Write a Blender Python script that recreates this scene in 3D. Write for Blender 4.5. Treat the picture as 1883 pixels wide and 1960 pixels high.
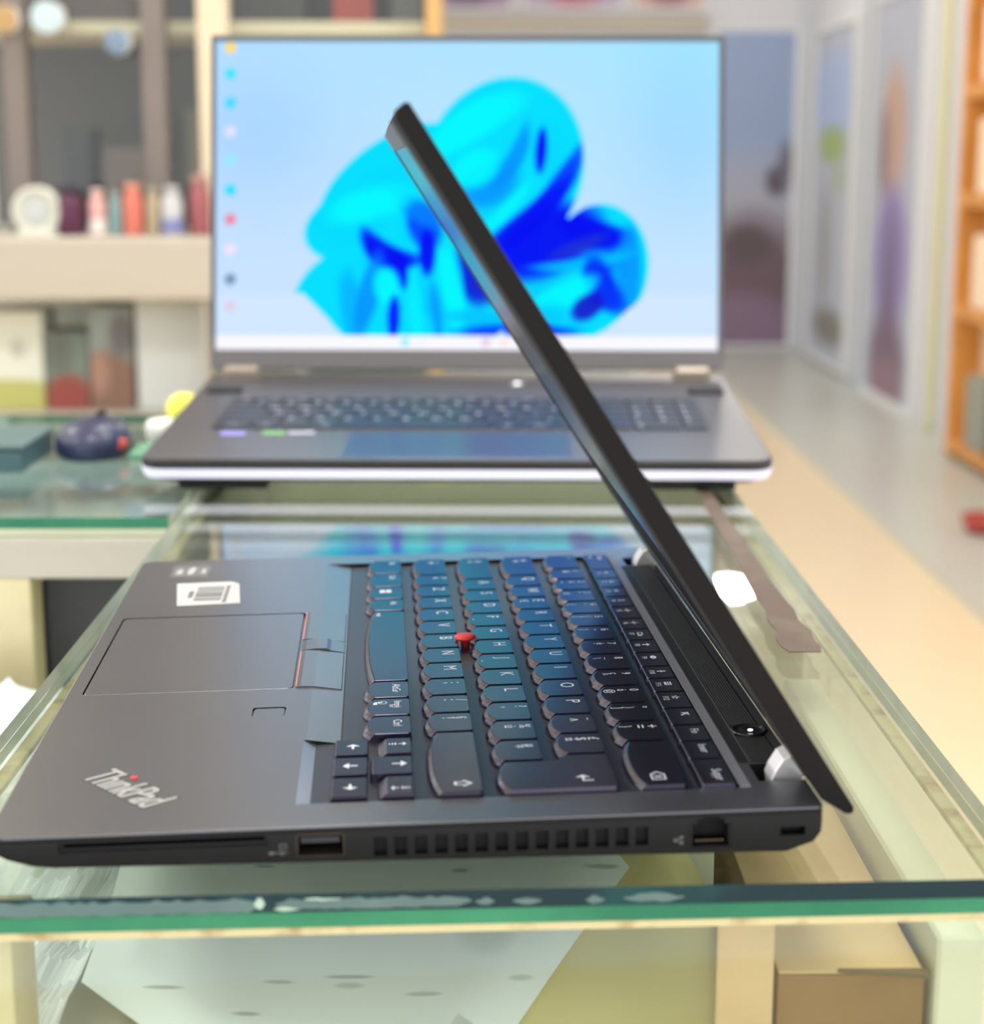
import bpy, bmesh, math, random
import numpy as np
from mathutils import Vector, Matrix, Euler
random.seed(7)
for o in list(bpy.data.objects):
    bpy.data.objects.remove(o)
SC = bpy.context.scene
COL = SC.collection

# ------------------------------------------------------------------ camera
cd = bpy.data.cameras.new('camera')
cam = bpy.data.objects.new('camera', cd)
COL.objects.link(cam)
cd.sensor_fit = 'HORIZONTAL'
cd.sensor_width = 36.0
cd.lens = 3377.9 / 1883.0 * 36.0
cd.clip_start = 0.02
CAM = Vector((0.1300, -0.44355, 0.18766))
_f = Vector((0.01178966, 0.98040811, -0.19662387))
_r = Vector((0.99992999, -0.01175896, 0.0013236))
_u = Vector((0.00101442, 0.19662571, 0.9804781))
cam.matrix_world = Matrix(((_r.x, _u.x, -_f.x, CAM.x), (_r.y, _u.y, -_f.y, CAM.y), (_r.z, _u.z, -_f.z, CAM.z), (0, 0, 0, 1)))
cd.dof.use_dof = True
cd.dof.focus_distance = 0.60
cd.dof.aperture_fstop = 10.8
cd.dof.aperture_blades = 0
SC.camera = cam

# ------------------------------------------------------------------ world and exposure
w = bpy.data.worlds.new('daylight')
SC.world = w
w.use_nodes = True
bg = w.node_tree.nodes['Background']
bg.inputs[0].default_value = (0.97, 0.985, 1.0, 1)
bg.inputs[1].default_value = 1.3
SC.view_settings.view_transform = 'Standard'
SC.view_settings.look = 'None'
SC.view_settings.exposure = 0.38
SC.view_settings.gamma = 1.0
SC.view_settings.use_curve_mapping = False
SC.cycles.transparent_max_bounces = 14
SC.cycles.max_bounces = 7
SC.cycles.diffuse_bounces = 3
SC.cycles.glossy_bounces = 4
SC.cycles.adaptive_threshold = 0.03
LAMP = 15.0          # ceiling panel emission

# ------------------------------------------------------------------ helpers
def srgb(r, g, b):
    f = lambda c: c / 12.92 if c <= 0.04045 else ((c + 0.055) / 1.055) ** 2.4
    return (f(r / 255), f(g / 255), f(b / 255), 1.0)

def mat(name, col, rough=0.5, metal=0.0, spec=0.5, emit=None, estr=1.0, noise=None, bump=None, coat=0.0):
    m = bpy.data.materials.new(name)
    m.use_nodes = True
    nt = m.node_tree
    b = nt.nodes['Principled BSDF']
    b.inputs['Base Color'].default_value = col if len(col) == 4 else (*col, 1)
    b.inputs['Roughness'].default_value = rough
    b.inputs['Metallic'].default_value = metal
    b.inputs['Specular IOR Level'].default_value = spec
    b.inputs['Coat Weight'].default_value = coat
    if emit:
        b.inputs['Emission Color'].default_value = emit if len(emit) == 4 else (*emit, 1)
        b.inputs['Emission Strength'].default_value = estr
    if noise or bump:
        tc = nt.nodes.new('ShaderNodeTexCoord')
        n = nt.nodes.new('ShaderNodeTexNoise')
        nt.links.new(tc.outputs['Object'], n.inputs['Vector'])
    if noise:                                   # (scale, second colour, low, high)
        sc_, c2, lo, hi = noise
        n.inputs['Scale'].default_value = sc_
        n.inputs['Detail'].default_value = 5
        mr = nt.nodes.new('ShaderNodeMapRange')
        mr.inputs[1].default_value = lo
        mr.inputs[2].default_value = hi
        mx = nt.nodes.new('ShaderNodeMix')
        mx.data_type = 'RGBA'
        nt.links.new(n.outputs['Fac'], mr.inputs[0])
        nt.links.new(mr.outputs[0], mx.inputs[0])
        mx.inputs[6].default_value = col if len(col) == 4 else (*col, 1)
        mx.inputs[7].default_value = c2
        nt.links.new(mx.outputs[2], b.inputs['Base Color'])
    if bump:                                    # (scale, strength)
        n2 = nt.nodes.new('ShaderNodeTexNoise')
        nt.links.new(tc.outputs['Object'], n2.inputs['Vector'])
        n2.inputs['Scale'].default_value = bump[0]
        n2.inputs['Detail'].default_value = 3
        bp = nt.nodes.new('ShaderNodeBump')
        bp.inputs['Strength'].default_value = bump[1]
        bp.inputs['Distance'].default_value = 0.001
        nt.links.new(n2.outputs['Fac'], bp.inputs['Height'])
        nt.links.new(bp.outputs[0], b.inputs['Normal'])
    return m

def glass_mat(name, tint, rough=0.0, ior=1.45):
    m = bpy.data.materials.new(name)
    m.use_nodes = True
    nt = m.node_tree
    nt.nodes.clear()
    out = nt.nodes.new('ShaderNodeOutputMaterial')
    mix = nt.nodes.new('ShaderNodeMixShader')
    tr = nt.nodes.new('ShaderNodeBsdfTransparent')
    gl = nt.nodes.new('ShaderNodeBsdfGlossy')
    fr = nt.nodes.new('ShaderNodeFresnel')
    ge = nt.nodes.new('ShaderNodeNewGeometry')
    ma = nt.nodes.new('ShaderNodeMath')
    ma.operation = 'MULTIPLY_ADD'
    ma.inputs[1].default_value = 1 / ior - ior
    ma.inputs[2].default_value = ior
    nt.links.new(ge.outputs['Backfacing'], ma.inputs[0])
    nt.links.new(ma.outputs[0], fr.inputs['IOR'])
    tr.inputs[0].default_value = (*tint, 1)
    gl.inputs[0].default_value = (1, 1, 1, 1)
    gl.inputs['Roughness'].default_value = rough
    nt.links.new(fr.outputs[0], mix.inputs[0])
    nt.links.new(tr.outputs[0], mix.inputs[1])
    nt.links.new(gl.outputs[0], mix.inputs[2])
    nt.links.new(mix.outputs[0], out.inputs[0])
    return m

def print_mat(name, base, blobs, rough=0.6, axes=(0, 2)):
    """flat print: soft ellipses (cx, cy, rx, ry, softness, colour) in 0..1 of the object's box"""
    m = mat(name, base, rough)
    nt = m.node_tree
    b = nt.nodes['Principled BSDF']
    tc = nt.nodes.new('ShaderNodeTexCoord')
    sp = nt.nodes.new('ShaderNodeSeparateXYZ')
    nt.links.new(tc.outputs['Generated'], sp.inputs[0])
    cur = None
    for cx, cy, rx, ry, soft, c in blobs:
        sq = []
        for ax, ce, ra in ((axes[0], cx, rx), (axes[1], cy, ry)):
            a = nt.nodes.new('ShaderNodeMath'); a.operation = 'MULTIPLY_ADD'
            a.inputs[1].default_value = 1 / ra; a.inputs[2].default_value = -ce / ra
            nt.links.new(sp.outputs[ax], a.inputs[0])
            p = nt.nodes.new('ShaderNodeMath'); p.operation = 'MULTIPLY'
            nt.links.new(a.outputs[0], p.inputs[0]); nt.links.new(a.outputs[0], p.inputs[1])
            sq.append(p)
        s = nt.nodes.new('ShaderNodeMath'); s.operation = 'ADD'
        nt.links.new(sq[0].outputs[0], s.inputs[0]); nt.links.new(sq[1].outputs[0], s.inputs[1])
        mr = nt.nodes.new('ShaderNodeMapRange')
        mr.inputs[1].default_value = 1 + soft; mr.inputs[2].default_value = 1 - soft
        nt.links.new(s.outputs[0], mr.inputs[0])
        mx = nt.nodes.new('ShaderNodeMix'); mx.data_type = 'RGBA'
        nt.links.new(mr.outputs[0], mx.inputs[0])
        if cur is None:
            mx.inputs[6].default_value = base
        else:
            nt.links.new(cur, mx.inputs[6])
        mx.inputs[7].default_value = c
        cur = mx.outputs[2]
    nt.links.new(cur, b.inputs['Base Color'])
    return m

class MB:
    """collects shapes, in metres times s, and links them as one mesh object"""
    def __init__(self, s=1.0):
        self.v, self.f, self.m, self.s = [], [], [], s
    def poly(self, pts, mi=0):
        n = len(self.v)
        self.v += [tuple(p) for p in pts]
        self.f.append(tuple(range(n, n + len(pts)))); self.m.append(mi)
    def raw(self, verts, faces, mi=0):
        n = len(self.v)
        self.v += [tuple(p) for p in verts]
        for f in faces:
            self.f.append(tuple(i + n for i in f)); self.m.append(mi)
        return n
    def box(self, x0, x1, y0, y1, z0, z1, mi=0, bev=0.0):
        if bev > 0:
            b = min(bev, (x1 - x0) / 2.01, (y1 - y0) / 2.01, (z1 - z0) / 2.01)
            rings = []
            for z, i in ((z0, b), (z0 + b, 0), (z1 - b, 0), (z1, b)):
                rings.append([(x0 + i, y0 + b, z), (x0 + b, y0 + i, z), (x1 - b, y0 + i, z), (x1 - i, y0 + b, z),
                              (x1 - i, y1 - b, z), (x1 - b, y1 - i, z), (x0 + b, y1 - i, z), (x0 + i, y1 - b, z)])
            self.loft(rings, mi)
            return
        vs = [(x, y, z) for z in (z0, z1) for x, y in ((x0, y0), (x1, y0), (x1, y1), (x0, y1))]
        self.raw(vs, [(3, 2, 1, 0), (4, 5, 6, 7), (0, 1, 5, 4), (1, 2, 6, 5), (2, 3, 7, 6), (3, 0, 4, 7)], mi)
    def loft(self, rings, mi=0, caps=True, mcap=None):
        n = len(rings[0])
        st = self.raw([p for r in rings for p in r], [], mi)
        for k in range(len(rings) - 1):
            for i in range(n):
                j = (i + 1) % n
                self.f.append((st + k * n + i, st + k * n + j, st + (k + 1) * n + j, st + (k + 1) * n + i)); self.m.append(mi)
        if caps:
            mc = mi if mcap is None else mcap
            self.f.append(tuple(st + i for i in reversed(range(n)))); self.m.append(mi)
            e = st + (len(rings) - 1) * n
            self.f.append(tuple(e + i for i in range(n))); self.m.append(mc)
    def prism(self, pts, z0, z1, mi=0):
        self.loft([[(x, y, z0) for x, y in pts], [(x, y, z1) for x, y in pts]], mi)
    def lathe(self, cx, cy, prof, n=16, mi=0):
        rings = [[(cx + r * math.cos(2 * math.pi * i / n), cy + r * math.sin(2 * math.pi * i / n), z) for i in range(n)] for r, z in prof]
        self.loft(rings, mi)
    def build(self, name, mats, parent=None, smooth=False, loc=None):
        me = bpy.data.meshes.new(name)
        s = self.s
        me.from_pydata([(x * s, y * s, z * s) for x, y, z in self.v], [], self.f)
        if not isinstance(mats, (list, tuple)):
            mats = [mats]
        for m_ in mats:
            me.materials.append(m_)
        me.polygons.foreach_set('material_index', self.m)
        if smooth:
            me.polygons.foreach_set('use_smooth', [True] * len(me.polygons))
        me.update()
        o = bpy.data.objects.new(name, me)
        COL.objects.link(o)
        if parent is not None:
            o.parent = parent
        if loc is not None:
            o.location = loc
        return o

def fix_normals(o):
    bm = bmesh.new(); bm.from_mesh(o.data)
    bmesh.ops.recalc_face_normals(bm, faces=bm.faces)
    bm.to_mesh(o.data); bm.free()

def tag(o, label, cat=None, group=None, kind=None):
    o['label'] = label
    if cat: o['category'] = cat
    if group: o['group'] = group
    if kind: o['kind'] = kind
    return o

def empty(name, loc=(0, 0, 0), rot=(0, 0, 0)):
    o = bpy.data.objects.new(name, None)
    COL.objects.link(o)
    o.location = loc; o.rotation_euler = rot
    o.empty_display_size = 0.02
    return o

def boolean_cut(o, cutters):
    for c in cutters:
        fix_normals(c)
    fix_normals(o)
    for c in cutters:
        md = o.modifiers.new('cut', 'BOOLEAN')
        md.operation = 'DIFFERENCE'; md.object = c; md.solver = 'EXACT'
    bpy.context.view_layer.update()
    dg = bpy.context.evaluated_depsgraph_get()
    me = bpy.data.meshes.new_from_object(o.evaluated_get(dg))
    o.modifiers.clear()
    o.data = me
    for c in cutters:
        bpy.data.objects.remove(c)

# text as flat triangles -------------------------------------------------
_tc = {}
def text_geo(s):
    """verts (x, y), faces, width for capital height 1, baseline at 0, starting at x = 0"""
    if s in _tc: return _tc[s]
    def raw(t):
        cu = bpy.data.curves.new('t', 'FONT'); cu.body = t; cu.resolution_u = 3
        o = bpy.data.objects.new('t', cu); COL.objects.link(o)
        bpy.context.view_layer.update()
        me = bpy.data.meshes.new_from_object(o.evaluated_get(bpy.context.evaluated_depsgraph_get()))
        vs = [(v.co.x, v.co.y) for v in me.vertices]; fs = [tuple(p.vertices) for p in me.polygons]
        bpy.data.objects.remove(o); bpy.data.curves.remove(cu); bpy.data.meshes.remove(me)
        return vs, fs
    if '_h' not in _tc:
        vs, _ = raw('H'); _tc['_h'] = max(y for x, y in vs)
    h = _tc['_h']
    vs, fs = raw(s)
    if not vs:
        _tc[s] = ([], [], 0); return _tc[s]
    x0 = min(x for x, y in vs)
    vs = [((x - x0) / h, y / h) for x, y in vs]
    _tc[s] = (vs, fs, max(x for x, y in vs))
    return _tc[s]

# ------------------------------------------------------------------ materials
M = {}
M['deck'] = mat('matte_black_deck', (0.036, 0.037, 0.046), 0.34, spec=1.0, noise=(9, (0.048, 0.048, 0.056, 1), 0.35, 0.7), bump=(900, 0.05), coat=1.0)
M['deck'].node_tree.nodes['Principled BSDF'].inputs['Coat Roughness'].default_value = 0.3
M['deck'].node_tree.nodes['Principled BSDF'].inputs['Specular Tint'].default_value = (0.92, 0.93, 1.0, 1)
M['side'] = mat('black_plastic_side', (0.005, 0.0045, 0.005), 0.5, spec=0.35)
M['lid'] = mat('black_lid_shell', (0.007, 0.0055, 0.006), 0.65, spec=0.2)
M['bezel'] = mat('black_screen_bezel', (0.02, 0.02, 0.022), 0.35)
M['offscreen'] = mat('dark_screen_glass', (0.006, 0.006, 0.008), 0.18)
M['key'] = mat('black_key_plastic', (0.010, 0.010, 0.020), 0.21, spec=1.0)
M['key'].node_tree.nodes['Principled BSDF'].inputs['Specular Tint'].default_value = (0.86, 0.76, 1.0, 1)   # blue of the mirrored screen put into the reflection tint
M['legend'] = mat('white_legend_print', (0.8, 0.82, 0.88), 0.5)
M['grille'] = mat('black_speaker_grille', (0.012, 0.012, 0.012), 0.45)
M['bar'] = mat('grey_keyboard_trim', (0.22, 0.22, 0.25), 0.35)
M['hole'] = mat('dark_port_inside', (0.004, 0.004, 0.005), 0.6)
M['portmetal'] = mat('port_metal', (0.10, 0.08, 0.06), 0.4, 0.8)
M['gold'] = mat('gold_contacts', (0.45, 0.32, 0.18), 0.4, 0.5)
M['silver'] = mat('satin_hinge_metal', (0.86, 0.84, 0.84), 0.35, 0.6)
M['logo'] = mat('silver_logo', (0.40, 0.40, 0.40), 0.4, 0.2)
M['logoedge'] = mat('dark_logo_outline', (0.05, 0.05, 0.05), 0.5)
M['red'] = mat('red_rubber', srgb(225, 60, 60), 0.55)
M['redline'] = mat('red_stripe', srgb(205, 120, 110), 0.5)
M['sticker'] = mat('white_sticker', (0.52, 0.52, 0.51), 0.5)
M['ink'] = mat('grey_ink', (0.07, 0.07, 0.075), 0.6)
M['greysticker'] = mat('grey_clear_sticker', (0.17, 0.17, 0.18), 0.35)
M['greyink'] = mat('white_ink', (0.42, 0.43, 0.43), 0.5)
M['rubber'] = mat('black_rubber', (0.01, 0.01, 0.01), 0.8)
M['powerring'] = mat('glossy_power_button', (0.01, 0.01, 0.012), 0.08)
M['port_icon'] = mat('grey_port_print', (0.12, 0.12, 0.12), 0.6)
M['glass'] = glass_mat('counter_glass', (0.965, 0.985, 0.965), 0.012)
M['pane'] = glass_mat('clear_pane', (0.94, 0.97, 0.95), 0.0)
M['edgedark'] = mat('teal_glass_edge', (0.002, 0.022, 0.030), 0.2, noise=(22, (0.006, 0.10, 0.095, 1), 0.48, 0.75), spec=0.3)
M['edgegreen'] = mat('green_glass_edge', (0.02, 0.17, 0.09), 0.2, noise=(16, (0.05, 0.28, 0.14, 1), 0.35, 0.7), spec=0.3)
M['edgepale'] = mat('pale_worn_glass_edge', srgb(205, 210, 198), 0.3, noise=(30, srgb(180, 186, 170), 0.4, 0.7))
M['film'] = mat('grey_peeling_film', (0.085, 0.15, 0.15), 0.5, noise=(60, (0.11, 0.19, 0.18, 1), 0.4, 0.7))
M['filmedge'] = mat('pale_film_flakes', (0.42, 0.55, 0.46), 0.6)
M['cream'] = mat('cream_board', srgb(214, 214, 190), 0.55, noise=(6, srgb(205, 203, 174), 0.4, 0.7))
M['creampost'] = mat('cream_wood', srgb(218, 205, 165), 0.6, noise=(20, srgb(200, 185, 140), 0.45, 0.75))
M['creamwhite'] = mat('ivory_laminate', srgb(190, 182, 168), 0.45)
M['seal'] = mat('yellowed_sealant', srgb(205, 195, 150), 0.6, noise=(80, srgb(150, 120, 75), 0.52, 0.72))
M['browntape'] = mat('brown_parcel_tape', srgb(92, 76, 64), 0.5, spec=0.2, noise=(40, srgb(108, 92, 78), 0.45, 0.7))
M['paper'] = mat('white_drawing_paper', srgb(240, 246, 240), 0.8)
M['paperink'] = mat('grey_drawing_ink', srgb(178, 190, 184), 0.8)
M['carton'] = mat('brown_cardboard', srgb(134, 100, 54), 0.8, noise=(30, srgb(122, 90, 46), 0.4, 0.7))
M['cartonpink'] = mat('faded_cardboard', srgb(205, 175, 130), 0.8, noise=(14, srgb(190, 155, 110), 0.4, 0.7))
M['yellowbox'] = mat('yellow_card', srgb(246, 234, 166), 0.75, noise=(8, srgb(238, 222, 150), 0.4, 0.7))
M['darkcard'] = mat('dark_card_edge', srgb(95, 78, 45), 0.8)

# ------------------------------------------------------------------ room shell
FLOOR_Z, CEIL_Z = -0.85, 1.9
m_floor = mat('tan_tiles', srgb(240, 218, 182), 0.28, noise=(0.7, srgb(236, 214, 176), 0.35, 0.65), spec=0.5)
m_border = mat('border_tiles_and_reflection', srgb(198, 199, 190), 0.3)
m_wall = mat('cool_white_wall', srgb(215, 216, 222), 0.7)
m_ceil = mat('white_ceiling', srgb(235, 232, 225), 0.8)
b = MB(); b.box(-4.5, 1.9, -1.7, 9.1, FLOOR_Z - 0.05, FLOOR_Z)
fl = b.build('floor', m_floor); fl['kind'] = 'structure'
b = MB(); b.box(1.30, 1.9, 1.0, 9.1, FLOOR_Z, FLOOR_Z + 0.02)  # grey border, drawn wider and paler to take in the floor's reflection
o = b.build('trim_1', m_border); o['kind'] = 'structure'
b = MB(); b.box(-4.5, 1.95, -1.0, 9.15, CEIL_Z, CEIL_Z + 0.05)
o = b.build('ceiling', m_ceil); o['kind'] = 'structure'
b = MB(); b.box(-4.5, 1.95, 9.1, 9.15, FLOOR_Z, CEIL_Z)
o = b.build('wall_back', m_wall); o['kind'] = 'structure'
b = MB(); b.box(1.9, 1.95, 0.8, 9.1, FLOOR_Z, CEIL_Z)
o = b.build('wall_right', m_wall); o['kind'] = 'structure'

# ceiling lamps
m_lamp = mat('lit_diffuser', (1, 1, 1), 0.5, emit=(1.0, 0.975, 0.95), estr=LAMP)
m_lampframe = mat('white_lamp_frame', (0.8, 0.8, 0.8), 0.5)
def ceiling_panel(x, y, label):
    t = empty('ceiling_lamp', (x, y, CEIL_Z))
    b = MB(); b.box(-0.32, 0.32, -0.32, 0.32, -0.03, 0, bev=0.005); b.build('frame', m_lampframe, t)
    b = MB(); b.box(-0.29, 0.29, -0.29, 0.29, -0.036, -0.0295, bev=0.002); b.build('diffuser', m_lamp, t)
    tag(t, label, 'lamp', 'square ceiling lamps')
_where = ['left of the counters', 'straight above the near laptop', 'left of the cabinet', 'above the shelf cabinet', 'between counter and right wall', 'over the open left side', 'over the aisle, added to light the far end']
for i, (x, y) in enumerate([(-1.6, 0.2), (0.2, 0.2), (-1.6, 2.4), (0.2, 2.4), (1.2, 1.3), (-3.2, 1.3), (0.85, 5.6)]):  # last panel is an unseen one added to brighten the far end
    ceiling_panel(x, y, 'square white ceiling lamp panel ' + _where[i])
t = empty('round_ceiling_lamp', (1.36, 7.75, CEIL_Z))
b = MB(); b.lathe(0, 0, [(0.16, 0), (0.16, -0.05), (0.13, -0.06)], 28); b.build('housing', m_lampframe, t)
b = MB(); b.lathe(0, 0, [(0.125, -0.059), (0.12, -0.075), (0.09, -0.10), (0.04, -0.115)], 28)
b.build('dome', mat('lit_dome', (1, 1, 1), 0.5, emit=(1.0, 0.97, 0.9), estr=45), t, True)
tag(t, 'round glowing ceiling lamp mirrored in the counter glass', 'lamp')

# ================================================================== laptop in front (deck frame in millimetres: u to the hinge, v away, z up)
MM = 0.001
LAP = empty('laptop', (0, 0, 0.0102), (0, 0, 0))
LAP.rotation_mode = 'XYZ'
LAP.rotation_euler = (Matrix.Rotation(math.radians(3.0), 3, 'Z') @ Matrix.Rotation(math.radians(-1.02), 3, 'Y')).to_euler('XYZ')
tag(LAP, 'black laptop seen from its side with half-closed lid, on the glass counter edge', 'laptop')
D_, W_ = 227.0, 329.0

def base_section(v):
    e = min(v, W_ - v)
    r = 5.0
    fs = r - math.sqrt(max(0, r * r - (r - min(e, r)) ** 2))       # rounded front corner in plan
    bs = 0.35 * fs
    tz = -0.5 if e < 0.2 else (-0.12 if e < 0.45 else 0.0)
    bz = 0.5 if e < 0.3 else 0.0
    pts = [(0.9 + fs, tz), (0.25 + fs, tz - 0.7), (0.0 + fs, -1.6), (0.5 + fs, -4.4), (4.2 + fs, -6.6 + bz), (10.0 + fs, -8.4 + bz), (18.5, -9.1 + bz),
           (216.5, -12.65 + bz), (225.0 - bs, -10.1), (226.8 - bs, -7.6), (227.0 - bs, -5.0), (227.0 - bs, tz - 0.5), (226.6 - bs, tz)]
    return [(u, v, z) for u, z in pts]
b = MB(MM)
b.loft([base_section(v) for v in (0, 0.25, 0.5, 1.2, 2.2, 3.4, 5.0, 12, 164, 317, 324, 325.6, 326.8, 327.8, 328.5, 328.75, 329)])
base = b.build('base', [M['deck'], M['side'], M['hole']], LAP)

def rrect(u0, u1, v0, v1, r, n=5):
    pts = []
    for cu, cv, a0 in ((u1 - r, v0 + r, -90), (u1 - r, v1 - r, 0), (u0 + r, v1 - r, 90), (u0 + r, v0 + r, 180)):
        for i in range(n):
            a = math.radians(a0 + 90 * i / (n - 1))
            pts.append((cu + r * math.cos(a), cv + r * math.sin(a)))
    return pts
cut = []
def cutter(fn):
    c = MB(MM); fn(c); cut.append(c.build('cutter', M['hole'], LAP))
def prof_prism(c, pts, v0, v1):                # profile in (u, z) run along v
    c.loft([[(u, v0, z) for u, z in pts], [(u, v1, z) for u, z in pts]])
cutter(lambda c: prof_prism(c, [(83, 2), (83, 0), (93.5, -1.5), (206.9, -1.5), (206.9, 2)], 17.2, 312.4))
cutter(lambda c: prof_prism(c, [(82.2, 2), (82.2, 0), (86.0, -1.55), (97, -1.55), (97, 2)], 17.2, 72.5))
cutter(lambda c: c.prism(rrect(5.6, 77.05, 127.4, 229.0, 2.5), -1.2, 2))
cutter(lambda c: c.prism(rrect(64.4, 75.2, 97.4, 107.2, 1.4), -0.8, 2))
cutter(lambda c: c.prism(rrect(210.6, 223.8, 37.0, 291.5, 0.5), -0.6, 2))
cutter(lambda c: c.box(213.2, 229, 21.5, 36.0, -6, 2))
cutter(lambda c: c.box(213.2, 229, 293.0, 307.5, -6, 2))
cutter(lambda c: c.box(-2, 230, -2, 0.28, -1.55, -1.25))
cutter(lambda c: c.box(20.0, 75.6, -2, 0.7, -4.7, -1.9))
cutter(lambda c: c.box(21.0, 74.6, -2, 8, -3.6, -2.5))
cutter(lambda c: c.box(83.0, 95.9, -2, 10, -8.7, -2.2))
def vents(c):
    for i in range(14):
        u = 103.8 + i * 5.46
        c.prism([(u, -2), (u + 3.5, -2), (u + 3.5, 3), (u, 3)], -9.1, -3.7)
cutter(vents)
def rj(c):
    prof = [(189.7, -10.2), (201.1, -10.2), (201.1, -3.7), (199.2, -3.7), (199.2, -2.3), (197.9, -2.3), (197.9, -1.75), (193.0, -1.75), (193.0, -2.3), (191.6, -2.3), (191.6, -3.7), (189.7, -3.7)]
    c.loft([[(u, -2, z) for u, z in prof], [(u, 9, z) for u, z in prof]])
cutter(rj)
cutter(lambda c: c.box(214.6, 221.5, -2, 4, -7.9, -5.4))
boolean_cut(base, cut)
me = base.data
for p in me.polygons:                          # sides in plain black plastic, deck in the coated finish
    c = p.center; n = p.normal
    inside = (c.y > 0.0006 and abs(n.z) < 0.9 and c.z < -0.0017 * 1 and c.y < 0.012 and 0.019 < c.x < 0.222)
    p.material_index = 0 if (n.z > 0.35 and c.z > -0.0013) else 1
me.update()
# feet
for u, v in ((14, 30), (14, 299), (205, 25), (205, 304)):
    zb = -8.8 - 0.0179 * (u - 18.5)
    b = MB(MM); b.box(u - 9, u + 9, v - 4, v + 4, zb - 1.5, zb, bev=0.4); b.build('foot', M['rubber'], LAP)

# touchpad, pointing-stick buttons, fingerprint reader
b = MB(MM)
b.loft([[(u, v, z) for u, v in rrect(6.1 + i, 76.2 - i, 127.9 + i, 228.5 - i, 2.2)] for z, i in ((-1.1, 0), (-0.25, 0), (-0.1, 0.2))])
b.build('touchpad', M['deck'], LAP)
def stick_button(v0, v1, stripe):
    g = MB(MM)
    prof = [(77.5, -1.1), (77.5, 0.35), (79.0, 0.6), (83.5, 0.45), (92.6, -1.0), (93.0, -1.4)]
    g.loft([[(u, v, z) for u, z in prof] for v in (v0 + 0.35, v1 - 0.35)])
    o = g.build('pointer_button', M['deck'], LAP); fix_normals(o)
    if stripe:
        g = MB(MM); g.box(77.15, 77.6, v0 + 1, v1 - 1, -0.6, 0.42); s = g.build('red_stripe', M['redline'], o); s['label'] = 'thin red stripe'
stick_button(127.5, 172.8, True); stick_button(187.6, 229.0, True)
g = MB(MM)
prof = [(77.5, -1.1), (77.5, 0.25), (79.0, 0.55), (83.0, 0.9), (86.6, 0.9), (88.0, 0.0), (92.8, -1.0), (93.0, -1.4)]
g.loft([[(u, v, z) for u, z in prof] for v in (173.3, 187.1)])
o = g.build('pointer_button', M['deck'], LAP); fix_normals(o)
b = MB(MM); b.loft([[(u, v, z) for u, v in rrect(64.9 + i, 74.8 - i, 97.8 + i, 106.8 - i, 1.2)] for z, i in ((-0.8, 0), (-0.3, 0), (-0.2, 0.15))])
b.build('fingerprint_reader', M['deck'], LAP)

# keyboard plate and keys
b = MB(MM); b.box(94.0, 206.7, 17.5, 312.1, -1.6, -1.45); b.box(86.2, 94.0, 17.5, 72.2, -1.6, -1.5)
KB = b.build('keyboard', mat('keyboard_plate', (0.018, 0.018, 0.030), 0.36), LAP)
ZT = 1.45
def smile(u0, u1, v0, v1, bulge, n=9):
    """plan outline of a key: straight back and sides, front (low u) bowed out"""
    r = 0.7
    pts = [(u1, v0 + r), (u1, v1 - r), (u1 - r, v1)]
    for i in range(n):
        t = 1 - 2 * i / (n - 1)
        pts.append((u0 + bulge * abs(t) ** 2.6, (v0 + v1) / 2 + t * (v1 - v0) / 2))
    pts.append((u1 - r, v0))
    return pts
def put_text(kb, s, u, v, h, z, mi=1, squeeze=1.0):
    vs, fs, wd = text_geo(s)
    kb.raw([(u + y * h, v - x * h * squeeze, z) for x, y in vs], fs, mi)
    return wd * h * squeeze
def shape(kb, pts, u, v, z, mi=1):             # pts in (right, up) millimetres
    kb.poly([(u + y, v - x, z) for x, y in pts], mi)
def arrow(kb, u, v, ang, L, z, wide=0.55, shaft=0.16):
    a = math.radians(ang); c, s = math.cos(a), math.sin(a)
    rot = lambda p: (p[0] * c - p[1] * s, p[0] * s + p[1] * c)
    head = [(L / 2, 0), (L / 2 - L * 0.42, L * wide / 2 * 1.25), (L / 2 - L * 0.42, -L * wide / 2 * 1.25)]
    sh = [(L / 2 - L * 0.42, L * shaft / 2), (-L / 2, L * shaft / 2), (-L / 2, -L * shaft / 2), (L / 2 - L * 0.42, -L * shaft / 2)]
    shape(kb, [rot(p) for p in head], u, v, z); shape(kb, [rot(p) for p in sh], u, v, z)
def ring(kb, u, v, r, z, n=10, t=0.35, sx=1.0):
    for i in range(n):
        a0, a1 = 2 * math.pi * i / n, 2 * math.pi * (i + 1) / n
        shape(kb, [(sx * r * math.cos(a0), r * math.sin(a0)), (sx * r * math.cos(a1), r * math.sin(a1)),
                   (sx * (r - t) * math.cos(a1), (r - t) * math.sin(a1)), (sx * (r - t) * math.cos(a0), (r - t) * math.sin(a0))], u, v, z)
def frame(kb, u, v, w_, h_, z, t=0.35):
    for a in ((-w_ / 2, w_ / 2, h_ / 2 - t, h_ / 2), (-w_ / 2, w_ / 2, -h_ / 2, -h_ / 2 + t), (-w_ / 2, -w_ / 2 + t, -h_ / 2, h_ / 2), (w_ / 2 - t, w_ / 2, -h_ / 2, h_ / 2)):
        shape(kb, [(a[0], a[2]), (a[1], a[2]), (a[1], a[3]), (a[0], a[3])], u, v, z)
def bar(kb, u, v, x0, x1, y0, y1, z):
    shape(kb, [(x0, y0), (x1, y0), (x1, y1), (x0, y1)], u, v, z)
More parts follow.
